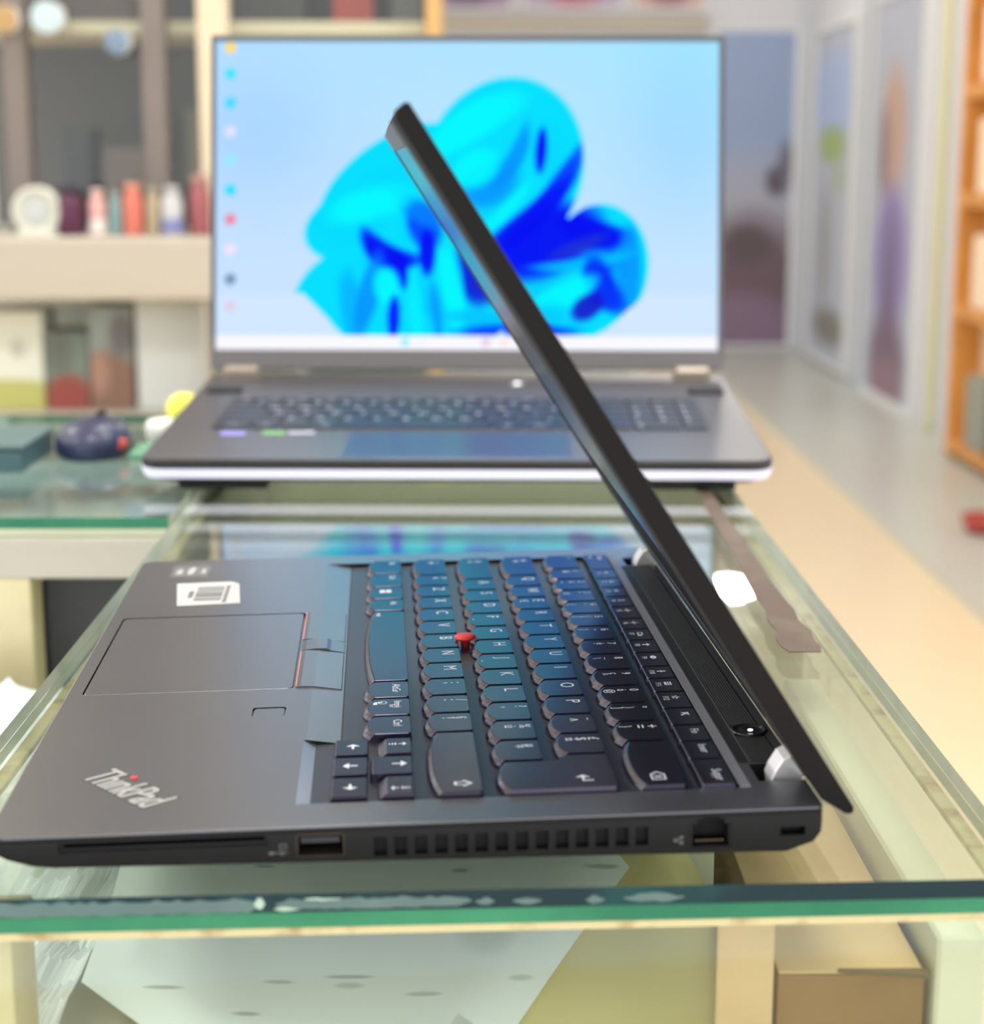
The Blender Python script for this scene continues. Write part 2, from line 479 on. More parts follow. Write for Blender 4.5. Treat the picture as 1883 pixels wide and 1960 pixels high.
def key(u0, u1, v0, v1, legends=(), style='smile', draw=None, outline=None):
    k = MB(MM)
    if style == 'smile':
        bl = 2.3
        mk = lambda du0, du1, dv: smile(u0 - du0, u1 + du1, v0 - dv, v1 + dv, bl)
        rings = [(mk(1.9, 0.35, 0.28), -1.45), (mk(1.85, 0.3, 0.24), -0.5), (mk(1.25, 0.2, 0.16), 0.45), (mk(0.25, 0.06, 0.06), ZT - 0.12), (mk(-0.1, -0.1, -0.1), ZT)]
    elif style == 'slope':                     # tall sloped front face (page keys)
        mk = lambda du0, du1, dv: rrect(u0 - du0, u1 + du1, v0 - dv, v1 + dv, 0.4, 3)
        rings = [(mk(2.8, 0.4, 0.3), -1.5), (mk(2.5, 0.3, 0.25), -0.4), (mk(0.1, 0.05, 0.05), ZT - 0.15), (mk(-0.1, -0.1, -0.1), ZT)]
    elif style == 'outline':
        mk = outline
        rings = [(mk(0.5), -1.45), (mk(0.45), -0.5), (mk(0.3), 0.45), (mk(0.06), ZT - 0.12), (mk(-0.1), ZT)]
    else:
        mk = lambda du0, du1, dv: rrect(u0 - du0, u1 + du1, v0 - dv, v1 + dv, 0.5, 3)
        rings = [(mk(0.7, 0.3, 0.25), -1.5), (mk(0.6, 0.25, 0.2), -0.3), (mk(0.05, 0.05, 0.05), ZT - 0.2), (mk(-0.22, -0.1, -0.1), ZT)]
    k.loft([[(u, v, z) for u, v in pts] for pts, z in rings])
    zl = ZT + 0.02
    for s, a, h_, hh in legends:               # text, distance from the far edge, height above the front edge, letter size
        put_text(k, s, u0 + h_, v1 - a, hh, zl)
    if draw: draw(k, zl)
    o = k.build('key', [M['key'], M['legend']], KB)
    return o
G = 2.05                                       # gap between key tops
def row(u0, u1, first_far, edges, legs, style='smile', gap=G, draws=None):
    far = first_far
    for i, near in enumerate(edges):
        lg = legs[i] if i < len(legs) else ()
        if isinstance(lg, str):
            lg = [(lg, 3.6, 6.9, 4.5)] if lg else ()
        key(u0, u1, near, far, lg, style, (draws or {}).get(i) and (lambda k, z, fn=draws[i], n=near, f=far: fn(k, z, n, f)))
        far = near - gap
P_ = 19.05
# bottom row
def d_win(k, z, n, f):
    for sx in (0, 1):
        for sy in (0, 1):
            bar(k, 105.8 + 0.2, f - 3.8, 2.55 * sx, 2.55 * sx + 2.2, 2.55 * sy, 2.55 * sy + 2.2, z)
def d_speak(k, z, n, f):
    shape(k, [(0, 0), (1.6, 0.9), (0, 1.8)], 104.5, f - 3.0, z); bar(k, 104.5, f - 5.4, 0, 0.5, 0, 1.8, z); bar(k, 104.5, f - 6.4, 0, 0.5, 0, 1.8, z)
def d_hand(k, z, n, f):
    bar(k, 104.0, f - 3.4, 0, 0.7, 0, 2.6, z); bar(k, 103.6, f - 3.4, 0.9, 2.6, 0, 1.3, z); ring(k, 106.6, f - 4.0, 1.6, z, 8, 0.3)
row(102.0, 115.2, 309.8, [286.7, 262.3, 242.0, 223.3, 128.4, 109.2, 90.5, 71.6],
    [[('Fn', 3.6, 8.2, 2.6)], [('Ctrl', 3.6, 8.2, 2.6)], (), [('Alt', 3.4, 8.2, 2.6)], (), [('AltGr', 2.8, 8.0, 2.7)], [('Impé', 2.6, 8.4, 2.5), ('écr', 6.4, 6.9, 1.6)], [('Ctrl', 3.6, 8.0, 2.7)]],
    draws={2: d_win, 4: d_speak, 6: d_hand})
# arrows
key(92.3, 102.0, 53.4, 66.8, style='flat', draw=lambda k, z: arrow(k, 97.6, 60.2, 180, 4.2, z, 0.8))
key(92.1, 101.9, 36.1, 50.2, style='flat', draw=lambda k, z: arrow(k, 97.0, 43.2, -90, 4.4, z, 0.8))
key(92.0, 101.9, 19.4, 32.9, style='flat', draw=lambda k, z: arrow(k, 97.2, 25.4, 0, 4.2, z, 0.8))
def d_page(ang, u, v):
    def f(k, z):
        s = 1 if ang > 0 else -1
        arrow(k, u + 1.5 * s, v, ang, 2.4, z, 1.0)
        for i in range(3): bar(k, u - s * (0.6 + i * 0.9) - 0.2, v, -0.9 + 0.2 * i, 0.9 - 0.2 * i, 0, 0.4, z)
    return f
key(107.6, 115.0, 53.4, 66.8, style='slope', draw=d_page(90, 111.0, 61.5))
key(103.4, 115.0, 36.1, 50.2, style='flat', draw=lambda k, z: arrow(k, 111.4, 43.8, 90, 4.4, z, 0.8))
key(107.6, 115.0, 19.4, 32.9, style='slope', draw=d_page(-90, 111.4, 23.4))
# Z row
def d_shiftL(k, z, n, f):
    ring(k, 128.8, f - 6.5, 1.0, z, 8, 0.3); bar(k, 126.6, f - 6.2, 0, 0.5, 0, 1.2, z); bar(k, 130.4, f - 6.2, 0, 0.5, 0, 1.2, z); bar(k, 128.6, f - 4.6, 0, 1.0, 0, 0.5, z); bar(k, 128.6, f - 8.0, 0, 1.0, 0, 0.5, z)
def d_shiftR(k, z, n, f):
    v = n + 6.4
    pts = [(0, 3.4), (-2.6, 0.6), (-1.3, 0.6), (-1.3, -2.0), (1.3, -2.0), (1.3, 0.6), (2.6, 0.6)]
    inn = [(x * 0.66, y * 0.66 + 0.08) for x, y in pts]
    for i in range(7):
        j = (i + 1) % 7
        shape(k, [pts[i], pts[j], inn[j], inn[i]], 128.6, v, z)
row(121.1, 134.4, 309.8, [281.9] + [262.85 - P_ * i for i in range(12)][:11] + [18.7],
    [(), [('<', 4.2, 6.6, 3.6), ('>', 4.2, 10.2, 3.6)]] + list('ZXCVBNM') + [[('.', 4.2, 10.6, 4.0), (';', 4.2, 6.6, 4.0)], [('/', 4.2, 9.4, 3.8), (':', 4.2, 5.6, 4.4)], [('§', 3.6, 8.6, 3.4), ('!', 4.2, 4.4, 3.6)], ()],
    draws={0: d_shiftL, 12: d_shiftR})
# A row
def d_caps(k, z, n, f):
    ring(k, 145.4, f - 6.8, 1.0, z, 8, 0.35); ring(k, 148.6, f - 6.8, 1.1, z, 6, 0.4); bar(k, 149.6, f - 6.5, 0, 0.6, 0, 1.2, z)
row(140.2, 153.5, 309.8, [271.9] + [252.85 - P_ * i for i in range(12)],
    [()] + [c if c not in 'FJ' else [(c, 3.6, 6.9, 4.5), ('-', 7.2, 0.6, 3.0)] for c in 'ASDFGHJKL'] + [[('?', 3.6, 9.0, 3.8), (',', 4.2, 5.0, 4.2)], [('%', 3.6, 8.8, 3.5), ('ù', 4.2, 4.2, 3.8)], [('µ', 3.8, 9.2, 3.5), ('*', 4.0, 4.2, 4.6)]],
    draws={0: d_caps})
# Q row
def d_tab(k, z, n, f):
    arrow(k, 165.6, f - 8, 0, 3.2, z, 1.0, 0.1); arrow(k, 168.9, f - 8, 180, 3.2, z, 1.0, 0.1)
row(159.3, 172.6, 309.8, [276.2] + [257.15 - P_ * i for i in range(12)],
    [()] + [c if c != 'E' else [('E', 3.6, 7.6, 4.5), ('€', 3.6, 2.4, 3.2)] for c in 'QWERTYUIOP'] + [[('¨', 3.8, 8.0, 4.2), ('^', 3.8, 4.2, 4.4)], [('£', 3.6, 9.6, 3.3), ('$', 3.6, 5.8, 3.3), ('¤', 3.6, 2.0, 3.3)]],
    draws={0: d_tab})
# return key: two rows tall, wider in its upper row
def enter_out(e):
    n = 9; v0, v1, v2 = 18.7 - e, 41.2 + e, 45.6 + e
    pts = [(172.6 + e * 0.7, v0 + 0.6), (172.6 + e * 0.7, v2 - 0.6), (172.0, v2), (160.6 - e, v2), (158.6 - e, v2 - 1.4), (157.6, v1)]
    for i in range(n):
        t = 1 - 2 * i / (n - 1)
        pts.append((140.2 - e * 3.4 + 2.3 * abs(t) ** 2.6, (v0 + v1) / 2 + t * (v1 - v0) / 2))
    pts.append((172.0, v0))
    return pts
def d_enter(k, z):
    arrow(k, 163.4, 26.0, 180, 4.4, z, 0.8, 0.14); bar(k, 163.1, 23.8, -0.3, 0.4, 0, 3.2, z)
key(140, 172, 18.7, 45, style='outline', outline=enter_out, draw=d_enter)
# number row
nums = [[('²', 4.0, 8.4, 3.4)], [('1', 3.6, 9.4, 3.2), ('&', 3.6, 5.4, 3.0)], [('2', 3.6, 9.8, 3.0), ('é', 3.6, 5.8, 3.0), ('~', 3.6, 1.8, 3.0)], [('3', 3.6, 9.8, 3.0), ('"', 3.6, 5.6, 3.2), ('#', 3.6, 1.8, 3.0)],
        [('4', 3.6, 9.8, 3.0), ("'", 3.8, 5.6, 3.2), ('{', 3.8, 1.8, 3.0)], [('5', 3.6, 9.8, 3.0), ('(', 3.8, 6.0, 3.0), ('[', 3.8, 2.2, 3.0)], [('6', 3.6, 9.8, 3.0), ('-', 3.8, 6.6, 3.4), ('|', 3.8, 2.2, 3.0)],
        [('7', 3.6, 9.8, 3.0), ('è', 3.6, 5.8, 3.0), ('`', 3.8, 2.4, 3.2)], [('8', 3.6, 9.8, 3.0), ('_', 3.6, 6.8, 3.2), ('\\', 3.8, 2.2, 3.0)], [('9', 3.6, 9.8, 3.0), ('ç', 3.6, 5.8, 3.0), ('^', 3.8, 1.8, 3.4)],
        [('0', 3.6, 9.8, 3.0), ('à', 3.6, 5.8, 3.0), ('@', 3.4, 1.9, 2.9)], [('°', 3.6, 8.8, 3.8), (')', 3.8, 5.8, 3.0), (']', 3.8, 2.0, 3.0)], [('+', 3.4, 9.4, 4.0), ('=', 3.4, 5.8, 4.0), ('}', 3.8, 2.0, 3.0)]]
def d_back(k, z, n, f):
    v = n + 7.0; u = 184.8
    pts = [(-3.6, 0), (-1.4, 2.1), (3.2, 2.1), (3.2, -2.1), (-1.4, -2.1)]
    inn = [(x * 0.8 + 0.05, y * 0.78) for x, y in pts]
    for i in range(5):
        j = (i + 1) % 5; shape(k, [pts[i], pts[j], inn[j], inn[i]], u, v, z)
    for s in (1, -1):
        shape(k, [(-0.6, -1.0 * s), (-0.2, -1.2 * s), (1.9, 1.0 * s), (1.5, 1.2 * s)][::s], u, v, z)
row(178.5, 191.8, 309.8, [285.9] + [266.85 - P_ * i for i in range(12)] + [18.2], nums + [()], draws={13: d_back})
# function row
fn_edges = [282.0, 265.8, 249.9, 234.2, 218.2, 199.6, 184.1, 168.9, 152.4, 135.0, 120.6, 105.2, 87.6, 70.4, 54.9, 38.9, 16.8]
def icon(kind):
    def f(k, z, n, fa):
        u, v = 202.0, fa - 5.6
        if kind == 'spk': shape(k, [(-1.2, -0.4), (0.4, -1.2), (0.4, 1.2), (-1.2, 0.4)], u, v, z); bar(k, u - 0.8, v, 0.9, 1.2, 0, 1.6, z)
        elif kind == 'mic': bar(k, u - 0.5, v, -0.4, 0.4, 0, 1.8, z); bar(k, u - 1.2, v, -1.2, 1.2, 0, 0.4, z)
        elif kind == 'sun': ring(k, u, v, 0.9, z, 8, 0.45); bar(k, u + 1.1, v, -0.2, 0.2, 0, 0.6, z); bar(k, u - 1.6, v, -0.2, 0.2, 0, 0.6, z); bar(k, u - 0.2, v, 1.4, 2.2, 0, 0.4, z); bar(k, u - 0.2, v, -2.2, -1.4, 0, 0.4, z)
        elif kind == 'scr': frame(k, u, v, 3.0, 2.0, z); bar(k, u - 1.2, v, 2.0, 3.2, 0, 1.6, z)
        elif kind == 'air': arrow(k, u, v, 90, 2.8, z, 1.0, 0.3)
        elif kind == 'ovl': ring(k, u, v, 1.1, z, 10, 0.8, 1.8)
        elif kind == 'pin': bar(k, u - 1.4, v, -0.4, 0.4, 0, 3.0, z); bar(k, u - 0.2, v, -1.0, 1.0, 0, 0.6, z)
        elif kind == 'kbd':
            frame(k, u, v, 3.6, 2.4, z, 0.4)
            for i in range(3): bar(k, u - 0.8 + 0.7 * i, v, -1.2, 1.2, 0, 0.35, z)
        elif kind == 'star':
            pts = [((1.9 if i % 2 == 0 else 0.85) * math.sin(i * math.pi / 5), (1.5 if i % 2 == 0 else 0.65) * math.cos(i * math.pi / 5)) for i in range(10)]
            inn = [(x * 0.62, y * 0.62) for x, y in pts]
            for i in range(10):
                j = (i + 1) % 10; shape(k, [pts[i], pts[j], inn[j], inn[i]], u, v, z)
        elif kind == 'home': arrow(k, u, v, 135, 3.4, z, 0.9, 0.2); bar(k, u + 1.0, v, -1.6, 1.2, 0, 0.4, z)
    return f
ft = [[('Échap', 2.4, 5.6, 2.2), ('FnLk', 2.6, 1.8, 1.6)]] + [[('F%d' % i, 4.6, 1.7, 1.9)] for i in range(1, 13)] + [(), [('Fin', 3.4, 4.8, 2.6)], [('Inser', 2.6, 4.6, 2.6)], [('Suppr', 8.5, 4.6, 2.7)]]
row(196.2, 205.7, 309.8, fn_edges, ft, 'flat', 1.5, draws=dict(zip(range(1, 14), [icon(s) for s in ('spk', 'spk', 'spk', 'mic', 'sun', 'sun', 'scr', 'air', 'ovl', 'pin', 'kbd', 'star', 'home')])))
# pointing stick
b = MB(MM)
b.lathe(137.2, 176.2, [(1.6, -1.45), (1.7, 1.0), (3.0, 1.5), (3.9, 2.2), (4.0, 2.8), (3.2, 3.4), (1.6, 3.65)], 20)
o = b.build('pointing_stick', M['red'], LAP, True); o['label'] = 'red rubber cap'

# trim bar, speaker grille, power button
b = MB(MM); b.box(207.0, 210.2, 17.2, 312.0, -0.9, 0.35, bev=0.2); o = b.build('trim_bar', M['bar'], LAP); o['label'] = 'grey strip behind the function keys'
b = MB(MM); b.box(210.7, 223.7, 37.2, 291.3, -0.6, -0.3); GR = b.build('speaker_grille', M['grille'], LAP)
n_r = 11
b = MB(MM)
for i in range(n_r):
    u = 214.0 + i * 0.86
    for v0, v1 in ((38.0, 60.6), (71.8, 290.5)) if 214.5 < u < 223.5 else ((38.0, 290.5),):
        b.loft([[(u, v, -0.32), (u + 0.18, v, 0.12), (u + 0.34, v, 0.12), (u + 0.52, v, -0.32)] for v in (v0, v1)])
o = b.build('grille_ribs', mat('grille_rib', (0.03, 0.03, 0.03), 0.35), GR); o['kind'] = 'stuff'; fix_normals(o)
b = MB(MM); b.lathe(219.6, 66.2, [(5.7, -0.35), (5.7, 0.35), (5.3, 0.6), (4.8, 0.55), (4.5, 0.1), (3.0, 0.16), (1.0, 0.2)], 28)
PB = b.build('power_button', M['powerring'], LAP, True); PB['label'] = 'round glossy power button'
b = MB(MM); b.lathe(220.0, 66.0, [(0.75, 0.15), (0.75, 0.32), (0.55, 0.36)], 10)
o = b.build('power_light', mat('lit_power_led', (1, 1, 1), 0.4, emit=(1, 1, 1), estr=3.0), PB); o['label'] = 'tiny white lit dot'

# lid: tilted 58.5 degrees over the keyboard
dx, dz = -0.5225, 0.8526                       # up the lid, in (u, z)
nx, nz = 0.8526, 0.5225                        # out of the lid's back
LP = lambda s, n: (dx * s + nx * n, dz * s + nz * n)
prof = [LP(-121.5, 200.0), LP(99.2, 199.6), LP(100.0, 198.6), LP(99.6, 195.6), LP(98.4, 194.7), LP(-112.0, 193.4), LP(-116.5, 193.6), LP(-123.4, 197.0), LP(-124.8, 198.2), LP(-124.6, 199.3), LP(-123.4, 200.0)]
def lid_sec(v):
    e = min(v, W_ - v)
    k = 0.0 if e > 0.8 else (0.8 - e)
    cu = sum(p[0] for p in prof) / len(prof)
    out = []
    for u, z in prof:
        s = u * dx + z * dz; n = u * nx + z * nz
        s = max(-124.8 + k, min(100.0 - k * 1.5, s)); n = 196.8 + (n - 196.8) * (1 - 0.14 * k)
        out.append((LP(s, n)[0], v, LP(s, n)[1]))
    return out
b = MB(MM); b.loft([lid_sec(v) for v in (0.2, 0.5, 1.0, 164, 328.0, 328.5, 328.8)])
LID = b.build('lid', M['lid'], LAP); fix_normals(LID)
def lid_slab(s0, s1, v0, v1, n0, n1, name, m_, parent):
    b = MB(MM)
    b.raw([(LP(s, n)[0], v, LP(s, n)[1]) for n in (n0, n1) for s, v in ((s0, v0), (s1, v0), (s1, v1), (s0, v1))],
          [(3, 2, 1, 0), (4, 5, 6, 7), (0, 1, 5, 4), (1, 2, 6, 5), (2, 3, 7, 6), (3, 0, 4, 7)])
    o = b.build(name, m_, parent); fix_normals(o); return o
lid_slab(-88.0, 90.5, 10.0, 319.0, 193.75, 194.6, 'screen', M['offscreen'], LID)
for s0, s1, v0, v1 in ((-110, -88.2, 2.0, 327), (90.7, 98.0, 2.0, 327), (-88.2, 90.7, 2.0, 9.8), (-88.2, 90.7, 319.2, 327)):
    lid_slab(s0, s1, v0, v1, 193.15, 194.6, 'screen_bezel', M['bezel'], LID)
# hinges
for v0, v1 in ((23.4, 33.4), (295.2, 305.2)):
    b = MB(MM)
    pr = [(217.6, -4.5), (217.2, -0.8), (218.2, 1.8), (220.6, 5.6), (222.8, 6.6), (224.4, 4.6), (227.0, 0.2), (226.0, -4.5)]
    rings = []
    for v, k in ((v0, 0.9), (v0 + 0.5, 1.0), (v1 - 0.5, 1.0), (v1, 0.9)):
        rings.append([(220.5 + (u - 220.5) * k, v, 1.5 + (z - 1.5) * k) for u, z in pr])
    b.loft(rings); o = b.build('hinge', M['silver'], LAP); fix_normals(o); o['label'] = 'silver metal hinge'

# ports on the near side
b = MB(MM); b.box(84.2, 94.6, 1.0, 9.5, -5.0, -3.4); U = b.build('usb_port', mat('usb_tongue', (0.03, 0.03, 0.035), 0.5), LAP)
b = MB(MM)
for a in ((83.0, 83.35, -8.7, -2.2), (95.55, 95.9, -8.7, -2.2), (83.0, 95.9, -8.7, -8.35), (83.0, 95.9, -2.55, -2.2)):
    b.box(a[0], a[1], 0.15, 9, a[2], a[3])
b.build('port_shell', M['portmetal'], U)
b = MB(MM); b.box(190.2, 200.6, 8.2, 8.8, -10.0, -3.8); E_ = b.build('ethernet_port', M['hole'], LAP)
for i in range(8):
    u = 191.6 + i * 1.0
    b = MB(MM); b.box(u, u + 0.4, 1.6, 2.1, -9.25, -8.95); b.build('contact', M['gold'], E_)
b = MB(MM); b.box(189.9, 190.3, 0.2, 8, -10.1, -3.9); b.box(200.5, 200.9, 0.2, 8, -10.1, -3.9); b.build('port_shell', mat('dull_port_shell', (0.02, 0.018, 0.015), 0.5, 0.3), E_)
b = MB(MM); b.box(103.6, 178.6, 3.2, 3.6, -9.5, -3.4); o = b.build('vent_backing', M['hole'], LAP)
def side_print(name, rects):
    b = MB(MM)
    for u0, u1, z0, z1 in rects: b.box(u0, u1, -0.03, 0.1, z0, z1)
    b.build(name, M['port_icon'], LAP)
side_print('network_symbol', [(185.2, 186.2, -8.5, -7.6), (186.2, 186.8, -8.15, -7.95), (186.8, 187.9, -7.7, -6.9), (186.8, 187.9, -9.2, -8.4), (186.6, 186.8, -8.8, -7.3)])
side_print('usb_symbol', [(78.4, 80.4, -4.9, -4.6), (78.4, 78.7, -6.2, -4.6), (80.1, 80.4, -6.0, -4.6), (78.7, 80.1, -6.2, -5.9), (75.6, 77.0, -7.6, -6.7), (77.0, 80.6, -7.2, -6.9), (78.6, 79.6, -7.7, -7.2)])

# lettering and stickers on the palm rest
def plan_text(s, org, xd, yd, sx, sy, z):
    vs, fs, wd = text_geo(s)
    return [(org[0] + xd[0] * x * sx + yd[0] * y * sy, org[1] + xd[1] * x * sx + yd[1] * y * sy, z) for x, y in vs], fs
TX = Vector((39.7 - 17.7, 18.0 - 45.5)); Ltx = TX.length; TX.normalize(); TY = Vector((-TX.y, TX.x))
TY = Vector((0.79, 0.62))
try:
    wd = text_geo('ThınkPad')[2]; word = 'ThınkPad'
except Exception:
    word = 'ThinkPad'; wd = text_geo(word)[2]
sx = (Ltx - 1.5) / wd; sy = 11.2
org = Vector((17.7, 45.5)) + TX * 0.8 + TY * 0.8
b = MB(MM)
for i_, (ox, oy) in enumerate(((0, 0), (0.3, 0.12), (-0.3, -0.12), (0.3, -0.12), (-0.3, 0.12))):
    vs, fs = plan_text(word, org + TX * ox + TY * oy, TX, TY, sx, sy, 0.09 + 0.002 * i_); b.raw(vs, fs, 0)
out = MB(MM)
for ox, oy in ((0.75, 0.6), (-0.75, 0.6), (0.75, -0.6), (-0.75, -0.6), (0, 0.7), (0.8, 0), (-0.8, 0), (0, -0.7)):
    vs, fs = plan_text(word, org + TX * ox + TY * oy, TX, TY, sx, sy, 0.05 + 0.001 * len(out.v) / 1000); out.raw(vs, fs, 0)
LG = b.build('lettering', M['logo'], LAP); LG['label'] = 'silver slanted word with a red dot'
out.build('lettering_outline', M['logoedge'], LG)
b = MB(MM)
pos = org + TX * (text_geo('Th')[2] * sx + 1.6) + TY * (sy * 0.98)
b.lathe(pos.x, pos.y, [(1.15, 0.02), (1.1, 0.3), (0.5, 0.42)], 12); o = b.build('red_dot', M['red'], LG, True); o['label'] = 'red dot'
# barcode sticker
ST = MB(MM); ST.prism([(24.4, 245.9), (49.6, 247.6), (46.8, 281.0), (43.2, 285.4), (20.4, 284.2)], 0.0, 0.14)
ST = ST.build('barcode_sticker', M['sticker'], LAP); fix_normals(ST); ST['label'] = 'white sticker printed with a barcode'
b = MB(MM)
random.seed(3)
v = 253.0
while v < 277:
    wv = random.choice((0.5, 0.8, 1.3)); b.box(30.2, 41.2, v, v + wv, 0.14, 0.17); v += wv + random.choice((0.5, 0.7, 1.1))
for i in range(9): b.box(42.0, 43.6, 250.0 + i * 3.2, 252.3 + i * 3.2, 0.14, 0.17)
for i in range(4): b.box(27.2, 29.2, 259.0 + i * 2.8, 261.2 + i * 2.8, 0.14, 0.17)
b.build('barcode', M['ink'], ST)
GS = MB(MM); GS.prism([(16.0, 297.4), (31.9, 296.2), (32.2, 315.6), (15.8, 318.0)], 0.0, 0.12)
GS = GS.build('spec_sticker', M['greysticker'], LAP); fix_normals(GS); GS['label'] = 'small grey sticker with three pale marks'
b = MB(MM)
b.box(18.0, 20.4, 302, 309, 0.12, 0.15); b.box(19.0, 19.8, 309, 312, 0.12, 0.15)
b.prism([(23.0, 300), (25.2, 302), (25.8, 313), (24.2, 315), (22.6, 310)], 0.12, 0.15)
b.prism([(28.4, 303), (30.6, 303), (30.0, 311), (29.0, 311)], 0.12, 0.15)
o = b.build('sticker_marks', M['greyink'], GS)

# ================================================================== second laptop, behind (local millimetres: x right, y away, deck at z = 0)
L2 = empty('laptop', (0.1213, 0.5485, 0.019))
L2.rotation_euler = (Matrix.Rotation(math.radians(-1.3), 3, 'Z') @ Matrix.Rotation(math.radians(3.9), 3, 'X')).to_euler('XYZ')
tag(L2, 'wide dark grey laptop facing the viewer, its lit screen showing a blue folded flower', 'laptop')
m2deck = mat('dark_grey_metal_deck', (0.105, 0.10, 0.11), 0.38, 0.3)
m2dark = mat('black_rim', (0.014, 0.012, 0.015), 0.45)
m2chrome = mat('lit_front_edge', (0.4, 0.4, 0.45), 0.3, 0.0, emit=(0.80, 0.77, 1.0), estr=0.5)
m2under = mat('black_underside', (0.012, 0.012, 0.016), 0.6)
def rr2(x0, x1, y0, y1, r, z, n=6):
    return [(a, b_, z) for a, b_ in rrect(x0, x1, y0, y1, r, n)]
H2 = 181.5
b = MB(MM)
b.loft([rr2(-H2 + i, H2 - i, i * 0.7, 262 - i, 13, z) for z, i in ((-14.0, 6), (-11.2, 1.2), (-5.6, 0.0))], 2)
b.build('base', [m2deck, m2dark, m2under], L2)
b = MB(MM); b.loft([rr2(-H2 + i, H2 - i, i - 0.6, 262 - i, 13, z) for z, i in ((-5.6, -0.2), (-1.0, -0.2), (0.0, 0.7))], 0, mcap=1)
b.build('deck', [m2dark, m2deck], L2)
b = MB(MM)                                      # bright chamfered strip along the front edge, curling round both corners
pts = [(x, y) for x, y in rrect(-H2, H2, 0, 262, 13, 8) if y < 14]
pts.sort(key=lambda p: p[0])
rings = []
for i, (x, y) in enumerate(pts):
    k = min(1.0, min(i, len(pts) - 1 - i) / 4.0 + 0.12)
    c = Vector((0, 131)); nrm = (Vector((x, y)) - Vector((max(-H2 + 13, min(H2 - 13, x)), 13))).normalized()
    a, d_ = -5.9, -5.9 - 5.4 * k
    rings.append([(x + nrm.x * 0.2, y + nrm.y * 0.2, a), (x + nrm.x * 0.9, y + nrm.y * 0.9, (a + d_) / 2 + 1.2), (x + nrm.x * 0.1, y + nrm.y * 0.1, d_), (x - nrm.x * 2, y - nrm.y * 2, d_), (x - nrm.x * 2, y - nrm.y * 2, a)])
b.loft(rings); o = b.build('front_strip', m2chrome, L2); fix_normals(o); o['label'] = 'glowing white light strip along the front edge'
for x, y in ((-135, 14), (135, 14), (-130, 240), (130, 240)):
    hgt = 5.8 if y < 100 else 21.2
    b = MB(MM); b.box(x - 26, x + 26, y - 5, y + 6, -14 - hgt, -13.6, bev=1); b.build('foot', M['rubber'], L2)
# touchpad, stickers, power light, hinge covers
b = MB(MM); b.loft([rr2(-66 + i, 66 - i, 4 + i, 70 - i, 3, z) for z, i in ((-0.4, 0), (0.12, 0), (0.22, 0.4))]); b.build('touchpad', mat('dark_blue_grey_touchpad', (0.045, 0.047, 0.08), 0.28), L2)
for nm, x0, x1, y0, y1, c in (('violet_sticker', -145, -130, 62, 72, srgb(150, 140, 215)), ('green_sticker', -120, -106, 64, 73, srgb(120, 175, 110)), ('pale_sticker', -104, -88, 66, 72, srgb(190, 190, 200))):
    b = MB(MM); b.box(x0, x1, y0, y1, 0, 0.25); b.build(nm, mat(nm, c, 0.4), L2)
b = MB(MM); b.lathe(35.5, 224, [(4.5, 0), (4.5, 0.5), (3.8, 0.7)], 20); PB2 = b.build('power_button', M['silver'], L2)
b = MB(MM); b.lathe(35.5, 224, [(1.6, 0.65), (1.6, 0.9), (1.2, 1.0)], 12); o = b.build('power_light', mat('lit_white_led', (1, 1, 1), 0.4, emit=(0.9, 0.95, 1), estr=2.5), PB2); o['label'] = 'white lit dot'
for s in (-1, 1):
    b = MB(MM); b.box(s * 163 - 12, s * 163 + 12, 190, 204, -0.5, 2.4, bev=1.2); b.build('hinge_recess', m2under, L2)
    b = MB(MM); b.box(s * 158 - 13, s * 158 + 13, 238, 250, -2, 9, bev=2.5); b.build('hinge', mat('bronze_grey_hinge', srgb(150, 138, 125), 0.35, 0.4), L2)
# keyboard
b = MB(MM); b.box(-154, 154, 78, 173, -0.3, 0.15, bev=0.1); KB2 = b.build('keyboard', mat('grey_key_bed', (0.05, 0.048, 0.056), 0.4), L2)
m2key = mat('dark_grey_key', (0.022, 0.022, 0.030), 0.35)
m2leg = mat('pale_key_legend', (0.72, 0.68, 0.78), 0.5)
def key2(x0, x1, y0, y1, s):
    k = MB(MM)
    k.loft([[(x, y, z) for x, y in rrect(x0 + i, x1 - i, y0 + i, y1 - i, 1.2, 3)] for z, i in ((0.1, 0.0), (1.3, 0.3), (1.5, 0.6))])
    if s:
        vs, fs, wd_ = text_geo(s); hh = 4.6 if len(s) == 1 else 3.0
        ox = x0 + 3.0 if len(s) == 1 else (x0 + x1) / 2 - wd_ * hh / 2
        k.raw([(ox + x * hh, y0 + (y1 - y0) * 0.36 + y * hh, 1.53) for x, y in vs], fs, 1)
    k.build('key', [m2key, m2leg], KB2)
